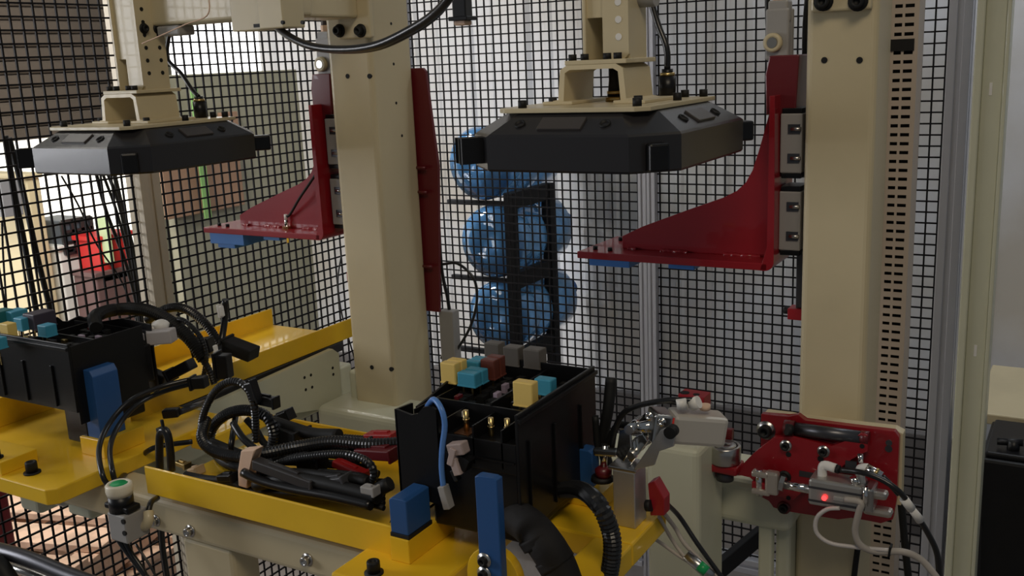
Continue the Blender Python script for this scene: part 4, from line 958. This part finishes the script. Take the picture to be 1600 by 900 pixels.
# left station harness
YLh = 1.12
def lc(pts, r, label, corr=True, m=None):
    o = obj('harness_conduit', MB().tube(PT(pts, YLh), r, 12, corr=corr), m or blackg); tag(o, label, 'conduit', 'conduits of the left harness')
lc([(150, 512, 1.0), (150, 494, 1.03), (180, 484), (225, 484), (262, 500), (295, 528), (318, 560)], 0.0115, 'thick dark conduit arching over the left fuse box towards the tray', m=blackm)
lc([(230, 500, 1.2), (262, 482, 1.2), (290, 483, 1.2), (320, 505, 1.2), (345, 540, 1.2)], 0.0085, 'outer black conduit arching over the white connector in the left tray')
lc([(245, 510, 1.12), (275, 520), (300, 540), (325, 575), (335, 600)], 0.0060, 'inner shiny black conduit in the left tray')
lc([(260, 505, 1.15), (285, 500), (312, 525), (322, 556), (318, 590)], 0.0045, 'thin black sleeve looping in the middle of the left harness')
lc([(352, 468, 1.22), (351, 500, 1.22), (345, 540, 1.2), (338, 580, 1.16)], 0.0060, 'upright black sleeve standing highest in the left tray', corr=False)
for k, (pl, lab) in enumerate((
    ([(300, 592, 1.02), (250, 605, 0.98), (205, 625, 0.93), (172, 660, 0.89), (155, 700, 0.85), (160, 742, 0.82), (172, 762, 0.83)], 'black air hose curving down to the green push button, outer one'),
    ([(305, 598, 1.03), (255, 612, 0.99), (215, 632, 0.94), (186, 664, 0.90), (172, 700, 0.86), (176, 738, 0.83), (182, 758, 0.84)], 'black air hose curving down to the green push button, inner one'))):
    cable('air_hose', PT(pl, 0.95), 0.0040, blackg, lab, grp='air hoses at the green push button')
cable('air_hose', PT([(300, 690, 1.0), (240, 700), (210, 725), (185, 752, 0.88)], 0.95), 0.0042, blackg, 'black hose passing under the left yellow plate to the push button', grp='air hoses at the green push button')
t = thing('white_connector', 'grey-white boxy connector on the left harness beside the left fuse box', 'connector', A(240, 525, Y=1.08))
obj('shell', MB().obox(A(245, 526, Y=1.05), (0.058, 0.026, 0.022), (0.9, 0.44, 0.06), bev=0.002), white if False else mat('grey_white_shell', (0.45, 0.42, 0.42), 0.45), t)
obj('mouth', MB().cyl(A(222, 537, Y=1.025), A(225, 536, Y=1.04), 0.006), blackm, t)
obj('bulb_cap', MB().lathe(A(252, 512, Y=1.07), (0, 0, 1), [(0, 0.012), (0.006, 0.014), (0.010, 0.011), (0.013, 0.006), (0.014, 0)], 24), white, t)
def lcon(x, y, Y, size, ax, label, m=None):
    c = A(x, y, Y=Y); t = thing('connector', label, 'connector', c, 'connectors of the left harness')
    obj('shell', MB().obox(c, size, ax, bev=0.002), m or black, t)
    a_ = Vector(ax).normalized(); obj('lip', MB().obox(c-a_*size[0]*0.5, (0.005, size[1]*1.2, size[2]*1.2), ax, bev=0.001), m or black, t)
lcon(243, 588, 1.06, (0.042, 0.02, 0.020), (1, 0.3, -0.4), 'dark oval connector hanging over the left yellow tray wall, left one')
lcon(312, 597, 1.02, (0.024, 0.018, 0.018), (1, 0.3, 0.1), 'black connector with white face hanging over the left tray wall')
lcon(283, 577, 1.06, (0.050, 0.022, 0.018), (1, 0.2, 0.5), 'black connector cluster where the two left air hoses begin')
lcon(350, 572, 1.10, (0.022, 0.022, 0.040), (1, 0.3, 0), 'black connector at the foot of the upright sleeve')
lcon(375, 545, 1.22, (0.060, 0.035, 0.022), (1, 0.2, -0.3), 'dark wrapped connector lying in the left tray', blackm)
lcon(318, 540, 1.16, (0.034, 0.024, 0.026), (1, 0.3, 0.2), 'black connector in the middle of the left harness')
lcon(346, 486, 1.21, (0.008, 0.008, 0.020), (1, 0, 0.1), 'small white plug beside the top of the upright sleeve', white)
lcon(334, 548, 1.17, (0.012, 0.012, 0.020), (1, 0, 0.1), 'white clip at the base of the upright sleeve', white)
# valve stubs under left tray
p = A(268, 645, Y=1.02)
t = thing('pneumatic_stub', 'black fitting with a steel rod under the wall of the left yellow tray', 'fitting', p)
obj('fitting', MB().obox(p, (0.026, 0.016, 0.014), (1, 0.5, 0.1), bev=0.002), black, t)
obj('rod', MB().cyl(p+Vector((0.01, 0.008, 0)), A(330, 625, Y=1.14), 0.005), dsteel, t)
# ================================================================ PUSH BUTTON
YB = 0.80
p = A(186, 760, Y=YB)
t = thing('push_button', 'green push button with cream ring on a grey box left of the yellow tray', 'push button', (p.x, YB, A(186, 838, Y=YB).z))
z1, z2, z3 = A(186, 795, Y=YB).z, A(186, 772, Y=YB).z, A(186, 756, Y=YB).z
zb = A(195, 838, Y=YB).z
k = obj('button_box', MB().bx(p.x-0.013, p.x+0.022, YB-0.015, YB+0.022, zb, z1, 0.002), greyc, t)
obj('contact_block', MB().cyl((p.x, YB, z1), (p.x, YB, z2), 0.0165).bx(p.x-0.024, p.x+0.024, YB-0.010, YB+0.012, z1+0.002, z1+0.010, 0.002), black, t)
obj('ring', MB().lathe((p.x, YB, z2), (0, 0, 1), [(0, 0), (0, 0.0165), (0.006, 0.018), (z3-z2-0.001, 0.0178), (z3-z2+0.001, 0.016), (z3-z2+0.001, 0.012), (z3-z2-0.004, 0.012)], 30), mat('cream_ring', (0.72, 0.66, 0.52), 0.4), t)
obj('cap', MB().lathe((p.x, YB, z3-0.004), (0, 0, 1), [(0, 0), (0, 0.0118), (0.004, 0.0118), (0.0055, 0.010), (0.006, 0)], 30), green, t)
for x, y in ((193, 815), (195, 833)):
    q = A(x, y, Y=YB-0.015); obj('box_screw', MB().cyl((q.x, YB-0.0165, q.z), (q.x, YB-0.014, q.z), 0.0035, n=12), blackm, t)
for k, (pl, r, lab) in enumerate((([(180, 812), (184, 840), (212, 880), (236, 910)], 0.0040, 'black cable dropping steeply below the push button, left one'), ([(192, 838), (204, 862), (226, 895), (236, 925)], 0.0034, 'black cable dropping below the push button, right one'), ([(212, 850), (232, 880), (246, 905)], 0.0018, 'thin black wire below the push button'), ([(252, 822), (255, 860), (262, 905)], 0.0042, 'black hose hanging behind the cream tube, left of the leg'))):
    cable('drop_cable', PT(pl, 0.815 if k < 3 else 0.92), r, blackg, lab, grp='cables below the push button')
q = A(228, 818, Y=0.80)
t = thing('elbow_fitting', 'cream elbow fitting between the push button and the cream front tube', 'fitting', q)
obj('elbow', MB().tube([A(207, 820, Y=0.82), A(226, 822, Y=0.815), A(232, 812, Y=0.815), A(232, 800, Y=0.82)], 0.007, 12), cream, t)
obj('hose', MB().tube([A(232, 800, Y=0.82), A(236, 785, Y=0.83), A(246, 778, Y=0.85)], 0.004, 10), blackg, t)
# dark steel bar in the lower left corner
t = thing('steel_bar', 'dark glossy steel bar crossing the bottom left corner', 'bar', A(40, 885, Y=0.66))
obj('bar', MB().tube([A(-40, 850, Y=0.66), A(40, 872, Y=0.66), A(110, 900, Y=0.66), A(180, 925, Y=0.66)], 0.010, 16), dsteel, t)
obj('lower_rail', MB().tube([A(-40, 872, Y=0.67), A(40, 893, Y=0.67), A(120, 925, Y=0.67)], 0.006, 12), steel, t)
obj('black_grip', MB().tube([A(-30, 878, Y=0.64), A(-5, 880, Y=0.64), A(20, 915, Y=0.64)], 0.011, 14), blackm, t)
# ================================================================ TOGGLE CLAMP
t = thing('pneumatic_toggle_clamp', 'pneumatic toggle clamp on an aluminium block right of the centre fuse box', 'toggle clamp', (-0.449, 1.02, 1.054))
x0, x1 = A(958, 780, Y=1.0).x, A(992, 780, Y=1.0).x
zt_ = A(975, 737, Y=1.0).z
obj('aluminium_block', MB().bx(x0, x1, 1.0, 1.034, 1.052, zt_, 0.0012), alu, t)
YT = 1.005
obj('base_bracket', MB().bx(x0-0.006, x1+0.002, 1.0, 1.034, zt_, zt_+0.004, 0.001), steel, t)
obj('side_plate', MB().prism([A(x, y, Y=YT-0.005) for x, y in ((989, 735), (1022, 727), (1028, 705), (1052, 698), (1056, 672), (1042, 668), (1032, 672))], (0, 0.004, 0), 0.0006), alu, t)
obj('side_plate', MB().prism([A(x, y, Y=YT+0.03) for x, y in ((950, 715), (985, 710), (1022, 690), (1030, 662), (1012, 668), (985, 690))], (0, 0.004, 0), 0.0006), alu, t)
for i, (pl, wd) in enumerate((([(968, 672), (984, 668), (986, 700), (974, 722), (962, 712)], 0.005), ([(975, 700), (990, 690), (994, 715), (985, 728)], 0.005), ([(990, 685), (1004, 678), (1012, 690), (996, 712)], 0.006))):
    obj('toggle_link', MB().prism([A(x, y, Y=YT+0.006*i) for x, y in pl], (0, wd, 0), 0.0008), chrome, t)
obj('pivot_pin', MB().cyl(A(982, 672, Y=YT-0.006), A(982, 672, Y=YT-0.006)+Vector((0, 0.036, 0)), 0.0058), chrome, t)
obj('pivot_pin', MB().cyl(A(985, 712, Y=YT-0.004), A(985, 712, Y=YT-0.004)+Vector((0, 0.034, 0)), 0.0045), steel, t)
c = A(1046, 677, Y=YT-0.012); obj('pivot_knob', MB().cyl(c, c+Vector((0, 0.012, 0)), 0.0072), blackm, t)
obj('piston_rod', MB().cyl(A(986, 670, Y=YT+0.012), A(1030, 664, Y=YT+0.02), 0.0072), chrome, t)
ax = (A(1116, 668, Y=1.06)-A(1030, 662, Y=1.02)); axn = ax.normalized()
c = A(1024, 664, Y=1.02)
obj('cylinder_head', MB().obox(c+axn*0.004, (0.022, 0.034, 0.036), axn, bev=0.003), steel, t)
for dy, dz in ((-0.010, 0.008), (0.012, 0.008)):
    pass
for x, y in ((1014, 650), (1034, 659)):
    q = A(x, y, Y=1.0); obj('head_screw', MB().bolt(q, (0, -1, 0), 0.0036, 0.003), chrome, t)
body0 = c+axn*0.016
BL = 0.066
obj('cylinder_body', MB().obox(body0+axn*BL/2+Vector((0, 0, 0.001)), (BL, 0.036, 0.036), axn, bev=0.005), mat('beige_aluminium', (0.56, 0.53, 0.48), 0.35, metal=0.3), t)
obj('body_groove', MB().obox(body0+axn*BL/2+Vector((0, -0.018, -0.008)), (BL*0.99, 0.002, 0.003), axn), dsteel, t)
q = body0+axn*0.014+Vector((0, -0.0186, 0.010))
obj('red_label', MB().obox(q, (0.009, 0.0006, 0.014), axn, bev=0), labelr, t)
obj('end_fitting', MB().cyl(A(1066, 638, Y=1.03), A(1064, 624, Y=1.03), 0.006).cyl(A(1080, 632, Y=1.04), A(1092, 628, Y=1.04), 0.0075).cyl(A(1073, 638, Y=1.04), A(1071, 628, Y=1.04), 0.0055), white, t)
obj('orange_knob', MB().cyl(A(1102, 640, Y=1.05), A(1102, 632, Y=1.05), 0.006), tape, t)
# jaw with red pad
obj('clamp_arm', MB().obox(A(948, 706, Y=YT+0.012), (0.034, 0.010, 0.010), (1, 0, 0.12), bev=0.003), steel, t)
obj('spindle', MB().cyl(A(945, 695, Y=YT+0.012), A(943, 730, Y=YT+0.012), 0.0042), chrome, t)
obj('pad', MB().lathe(A(943, 745, Y=YT+0.012), (0, 0, 1), [(0, 0), (0, 0.010), (0.010, 0.0105), (0.014, 0.005), (0.014, 0)], 20), redd, t)
obj('rubber_foot', MB().lathe(A(941, 750, Y=YT+0.012), (0, 0, 1), [(0, 0), (0, 0.014), (0.005, 0.013), (0.007, 0)], 20), blackm, t)
cable('air_hose', PT([(1086, 625, 1.04), (1040, 626), (1000, 633), (975, 645), (962, 668), (956, 700, 1.03)], 1.03), 0.0036, blackg, 'black air hose arching left from the top of the toggle clamp')
cable('air_hose', PT([(1012, 650, 1.04), (990, 665), (965, 665), (950, 690), (935, 700), (930, 650)], 1.05), 0.0044, blackm, 'black hose tangled behind the linkage of the toggle clamp')
cable('air_hose', PT([(955, 590, 1.07), (950, 640), (942, 690), (950, 730)], 1.06), 0.0075, blackm, 'thick dark harness behind the right wall of the fuse box')
# red proximity switch beside the aluminium block
q = A(1024, 785, Y=1.03)
t = thing('red_limit_switch', 'small translucent red switch right of the aluminium block', 'switch', q)
obj('switch_body', MB().prism([A(x, y, Y=1.02) for x, y in ((1012, 756), (1022, 752), (1038, 780), (1038, 806), (1016, 806))], (0, 0.018, 0), 0.001), redp, t)
obj('switch_mount', MB().cyl(A(1010, 790, Y=1.018), A(1018, 790, Y=1.018), 0.007), blackm, t)
for pl, r, m_, lab in (([(1040, 785, 1.04), (1062, 808), (1090, 850), (1130, 905)], 0.0030, blackg, 'black cable running from the red switch to the lower right'),
                       ([(1036, 800, 1.04), (1055, 825), (1070, 850), (1100, 880), (1125, 905)], 0.0028, greyw, 'grey cable below the red switch, upper one'),
                       ([(1030, 808, 1.04), (1048, 840), (1068, 868), (1085, 880)], 0.0024, greyw, 'grey cable below the red switch, middle one'),
                       ([(1012, 835, 1.05), (1035, 850), (1060, 868), (1095, 890)], 0.0024, greyw, 'grey cable below the red switch, lowest one')):
    cable('switch_cable', PT(pl, 1.08), r, m_, lab, grp='cables below the red switch')
q = A(1088, 880, Y=1.07)
t = thing('inline_fitting', 'clear inline cable fitting with a green mark at bottom centre right', 'fitting', q)
dir_ = A(1110, 900, Y=1.07)-A(1072, 868, Y=1.07)
obj('fitting_body', MB().cyl(A(1072, 866, Y=1.07), A(1112, 902, Y=1.07), 0.0072), steel, t)
obj('green_mark', MB().cyl(A(1092, 883, Y=1.0655), A(1104, 893, Y=1.0655), 0.0068), green, t)
# ================================================================ RED BRACKET PIECES BEHIND THE CLAMP
q = A(1100, 690, Y=1.32)
t = thing('red_mount_bracket', 'dark red mounting bracket behind the toggle clamp cylinder', 'bracket', q)
obj('bracket_plate', MB().prism([A(x, y, Y=1.43) for x, y in ((1073, 690), (1122, 670), (1144, 672), (1143, 690), (1120, 705), (1086, 722), (1073, 722))], (0, 0.01, 0), 0.001), redd, t)
obj('black_fitting', MB().cyl(A(1082, 712, Y=1.41), A(1100, 704, Y=1.41), 0.006).cyl(A(1098, 708, Y=1.41), A(1106, 702, Y=1.41), 0.009), blackm, t)
q = A(1085, 622, Y=1.34)
t = thing('red_stop_block', 'small red block showing above the toggle clamp cylinder', 'block', q)
obj('block_body', MB().prism([A(x, y, Y=1.34) for x, y in ((1059, 616), (1100, 622), (1100, 650), (1064, 650))], (0, 0.03, 0), 0.001), redp, t)
obj('block_pin', MB().cyl(A(1070, 617, Y=1.35), A(1070, 613, Y=1.35), 0.007).cyl(A(1088, 619, Y=1.35), A(1088, 616, Y=1.35), 0.005), blackm, t)
# ================================================================ RED CLAMP PLATE ON THE RIGHT COLUMN
YC = 1.42
def PC(l, Y=YC): return [A(x, y, Y=Y) for x, y in l]
t = thing('red_locking_unit', 'red locking plate with lever, roller bearing and clevis on the right column', 'locking unit', A(1295, 730, Y=YC))
obj('back_plate', MB().prism(PC([(1189, 647), (1232, 652), (1247, 648), (1258, 658), (1398, 674), (1405, 684), (1401, 780), (1395, 812), (1376, 818), (1330, 808), (1310, 812), (1224, 798), (1208, 793), (1202, 782), (1188, 776)], YC), (0, 0.012, 0), 0.001), red, t)
obj('spacer_plate', MB().prism(PC([(1194, 645), (1232, 650), (1250, 655), (1398, 671), (1411, 678), (1408, 790), (1194, 760)], YC+0.012), (0, 0.02, 0), 0.001), cream, t)
# lever
YL_ = YC-0.020
obj('mount_block', MB().bx(-0.37, -0.30, YC+0.032, 1.5, A(1300, 760, Y=YC).z, A(1300, 690, Y=YC).z, 0.002), cream, t)
obj('lever_plate', MB().prism(PC([(1108, 722), (1158, 730), (1178, 708), (1208, 684), (1240, 682), (1300, 698), (1332, 686), (1345, 677), (1356, 680), (1356, 706), (1344, 709), (1330, 718), (1300, 742), (1268, 752), (1240, 782), (1200, 772), (1172, 745), (1158, 742), (1110, 745)], YL_), (0, 0.012, 0), 0.001), red, t)
zc0 = A(1132, 724, Y=YL_+0.006)
p = A(1131, 724, Y=YL_-0.004)
obj('bearing_arm', MB().obox(p+Vector((0.002, 0.006, -0.006)), (0.046, 0.040, 0.014), (1, 0, -0.03), bev=0.004), red, t)
zb_ = p.z+0.001
bt = A(1132, 697, Y=YL_-0.004).z
R_ = 0.0240
k = obj('roller_bearing', MB().lathe((p.x, p.y+0.006, zb_), (0, 0, 1), [(0, 0), (0, R_*0.96), (0.001, R_), (bt-zb_-0.002, R_), (bt-zb_, R_*0.95), (bt-zb_, R_*0.80), (bt-zb_-0.001, R_*0.78), (bt-zb_-0.001, R_*0.70), (bt-zb_+0.0005, R_*0.68), (bt-zb_+0.0005, R_*0.16), (bt-zb_-0.003, R_*0.14), (bt-zb_-0.003, 0)], 40), steel, t)
obj('bearing_groove', MB().lathe((p.x, p.y+0.006, bt-0.0008), (0, 0, 1), [(0, R_*0.79), (0.0002, R_*0.79), (0.0002, R_*0.71), (0, R_*0.71)], 36).cyl((p.x, p.y+0.006, bt-0.0025), (p.x, p.y+0.006, bt+0.0002), R_*0.14), blackm, k)
obj('bearing_nut', MB().cyl((p.x, p.y+0.006, zb_-0.015), (p.x, p.y+0.006, zb_-0.030), 0.0135), dsteel, t)
def pb(x, y, Y, r, m_=blackm, ringm=steel):
    q = A(x, y, Y=Y); kk = obj('washer', MB().lathe(q, (0, -1, 0), [(0, 0), (0, r*1.5), (0.0016, r*1.5), (0.0016, 0)], 24), ringm, t)
    obj('cap_screw', MB().bolt(q, (0, -1, 0), r, r*1.1, washer=False), m_, kk)
pb(1197, 672, YC, 0.0098)
for x, y in ((1228, 696), (1287, 705)): pb(x, y, YL_, 0.0060)
for x, y in ((1226, 745),): pb(x, y, YL_, 0.0066, blackm, blackm)
pb(1225, 793, YC, 0.0068, blackm, redd)
for x, y, r in ((1232, 710, 0.004), (1282, 717, 0.0045), (1347, 697, 0.0035), (1232, 778, 0.0035)):
    q = A(x, y, Y=YL_); obj('plate_hole', MB().cyl(q+Vector((0, -0.0006, 0)), q+Vector((0, 0.004, 0)), r, n=14), blackm, t)
for x0_, y0_, x1_, y1_ in ((1249, 735, 1274, 748), (1321, 719, 1338, 738)):
    a_, c_ = A(x0_, y0_, Y=YL_), A(x1_, y1_, Y=YL_)
    obj('recess', MB().bx(a_.x, c_.x, YL_-0.0007, YL_+0.003, c_.z, a_.z), dsteel, t)
q = A(1389, 692, Y=YC); obj('plate_hole', MB().cyl(q+Vector((0, -0.0006, 0)), q+Vector((0, 0.004, 0)), 0.0046, n=16).cyl(q+Vector((0, -0.0006, -0.009)), q+Vector((0, 0.004, -0.009)), 0.0052, n=16), dsteel, t)
# pivot shaft
YS = YC-0.012
obj('pivot_shaft', MB().cyl(A(1243, 670, Y=YS), A(1346, 684, Y=YS), 0.0098), dsteel, t)
obj('shaft_lug', MB().cyl(A(1226, 668, Y=YS), A(1242, 670, Y=YS), 0.012).cyl(A(1345, 683, Y=YS), A(1358, 685, Y=YS), 0.010), redd, t)
obj('shaft_bolt', MB().cyl(A(1229, 671, Y=YS-0.015), A(1236, 672, Y=YS-0.010), 0.0085), blackm, t)
# cylinder with clevis
YK = YC-0.050
c0, c1 = A(1268, 762, Y=YK), A(1352, 776, Y=YK)
axc = (c1-c0).normalized()
t = thing('pneumatic_cylinder', 'compact silver pneumatic cylinder with red light in front of the red plate', 'pneumatic cylinder', (c0+c1)/2)
L = (c1-c0).length
cylm = mat('silver_cylinder', (0.50, 0.49, 0.47), 0.33, metal=0.75)
obj('cylinder_body', MB().obox((c0+c1)/2+Vector((0, 0, 0.002)), (L, 0.040, 0.040), axc, bev=0.004), cylm, t)
obj('body_groove', MB().obox((c0+c1)/2+Vector((0, -0.0202, 0.010)), (L*0.99, 0.0016, 0.003), axc).obox((c0+c1)/2+Vector((0, -0.0202, -0.010)), (L*0.99, 0.0016, 0.003), axc), dsteel, t)
obj('end_cap', MB().obox(c1+axc*0.007+Vector((0, 0, 0.002)), (0.014, 0.036, 0.036), axc, bev=0.003), steel, t)
obj('piston_rod', MB().cyl(A(1226, 757, Y=YK), A(1270, 765, Y=YK), 0.0068), chrome, t)
obj('lock_nut', MB().cyl(A(1219, 755, Y=YK), A(1226, 757, Y=YK), 0.012, n=6), steel, t)
cm = mat('cast_clevis', (0.55, 0.50, 0.44), 0.35, metal=0.7)
obj('clevis', MB().obox(A(1207, 754, Y=YK), (0.020, 0.016, 0.036), axc, bev=0.004).obox(A(1190, 740, Y=YK), (0.028, 0.016, 0.009), axc, bev=0.003).obox(A(1190, 767, Y=YK), (0.028, 0.016, 0.009), axc, bev=0.003), cm, t)
obj('clevis_pin', MB().cyl(A(1186, 733, Y=YK), A(1187, 774, Y=YK), 0.0055), chrome, t)
obj('clevis_tongue', MB().obox(A(1190, 754, Y=YK+0.012), (0.022, 0.030, 0.012), axc, bev=0.002), red, t)
q = A(1288, 778, Y=YK-0.0215); obj('indicator_light', MB().cyl(q, q+Vector((0, -0.002, 0)), 0.0035), redled, t)
obj('sensor_strip', MB().obox(A(1325, 782, Y=YK-0.021), (0.040, 0.004, 0.006), axc, bev=0.001), greyc, t)
obj('tie_rod_end', MB().cyl(A(1334, 745, Y=YK-0.01), A(1338, 757, Y=YK-0.01), 0.006).cyl(A(1352, 760, Y=YK-0.022), A(1352, 790, Y=YK-0.022), 0.0035), chrome, t)
obj('rear_clevis', MB().obox(A(1368, 771, Y=YK+0.006), (0.034, 0.02, 0.012), axc, bev=0.005).obox(A(1372, 798, Y=YK+0.02), (0.040, 0.02, 0.012), axc, bev=0.005), cm, t)
obj('elbow_fitting', MB().tube([A(1285, 745, Y=YK), A(1285, 732, Y=YK), A(1289, 727, Y=YK), A(1306, 732, Y=YK-0.002)], 0.0068, 12), white, t)
obj('fitting_collar', MB().cyl(A(1306, 732, Y=YK-0.002), A(1312, 734, Y=YK-0.002), 0.0062), blackm, t)
obj('elbow_fitting', MB().tube([A(1345, 757, Y=YK), A(1344, 740, Y=YK), A(1346, 732, Y=YK), A(1358, 732, Y=YK-0.005)], 0.0068, 12), white, t)
obj('flow_control', MB().cyl(A(1354, 731, Y=YK-0.006), A(1378, 744, Y=YK-0.008), 0.0075, 0.006).cyl(A(1344, 710, Y=YK), A(1345, 722, Y=YK), 0.004), chrome, t)
obj('brass_collar', MB().cyl(A(1366, 737.5, Y=YK-0.007), A(1371, 740.5, Y=YK-0.007), 0.0078), brass, t)
# hoses and grey leads
cable('air_hose', [A(1312, 734, Y=YK-0.004), A(1345, 738, Y=YK-0.018), A(1375, 748, Y=YK-0.02), A(1405, 768, Y=YK-0.02), A(1425, 795, Y=YK), A(1448, 830, Y=YK+0.02), A(1464, 865, Y=YK+0.03), A(1468, 910, Y=YK+0.03)], 0.0042, blackg, 'black air hose sweeping from the silver cylinder down to the bottom right')
cable('air_hose', [A(1378, 744, Y=YK-0.008), A(1392, 758, Y=YK-0.010), A(1404, 772, Y=YK-0.006)], 0.0042, blackg, 'short black air hose behind the long one at the silver cylinder')
t = thing('inline_valve', 'white inline hose connector on the sweeping black air hose', 'connector', A(1428, 800, Y=YK))
obj('valve_body', MB().cyl(A(1412, 779, Y=YK-0.012), A(1424, 795, Y=YK-0.004), 0.0062).cyl(A(1424, 795, Y=YK-0.004), A(1438, 813, Y=YK+0.006), 0.0052, 0.0062), white, t)
cable('sensor_lead', [A(1312, 794, Y=YK-0.022), A(1292, 796, Y=YK-0.024), A(1276, 810, Y=YK-0.024), A(1276, 832, Y=YK-0.024), A(1296, 848, Y=YK-0.024), A(1330, 854, Y=YK-0.018), A(1390, 860, Y=YK-0.012)], 0.0032, mat('pale_lilac_cable', (0.58, 0.54, 0.52), 0.4), 'pale grey sensor lead looping left below the silver cylinder', grp='grey sensor leads')
cable('sensor_lead', [A(1320, 780, Y=YK-0.023), A(1345, 785, Y=YK-0.024), A(1342, 800, Y=YK-0.024), A(1336, 830, Y=YK-0.022), A(1345, 852, Y=YK-0.02), A(1370, 862, Y=YK-0.012), A(1410, 862, Y=YK-0.008), A(1440, 875, Y=YK), A(1466, 905, Y=YK)], 0.0048, greyw, 'thicker grey sensor lead hanging straight down below the silver cylinder', grp='grey sensor leads')
tag(obj('cable_tie', MB().obox(A(1391, 860, Y=YK-0.010), (0.003, 0.013, 0.016), (1, 0, -0.1), bev=0.0005), blackm), 'black cable tie holding the two grey sensor leads', 'cable tie')
cable('floor_cable', [A(1406, 760, Y=1.60), A(1412, 830, Y=1.60), A(1420, 910, Y=1.60)], 0.006, blackm, 'black cable hanging behind the slotted duct at bottom right')
cable('floor_cable', [A(1340, 858, Y=1.49), A(1337, 880, Y=1.49), A(1333, 915, Y=1.49)], 0.0045, blackm, 'dark cable running down the right column below the sensor leads')
tag(obj('diagonal_brace', MB().obox((A(1150, 870, Y=2.3)+A(1180, 840, Y=2.3))/2, (0.30, 0.02, 0.05), A(1180, 835, Y=2.3)-A(1120, 885, Y=2.1), bev=0.003), rackm), 'black diagonal brace low behind the cream cross tube', 'brace')
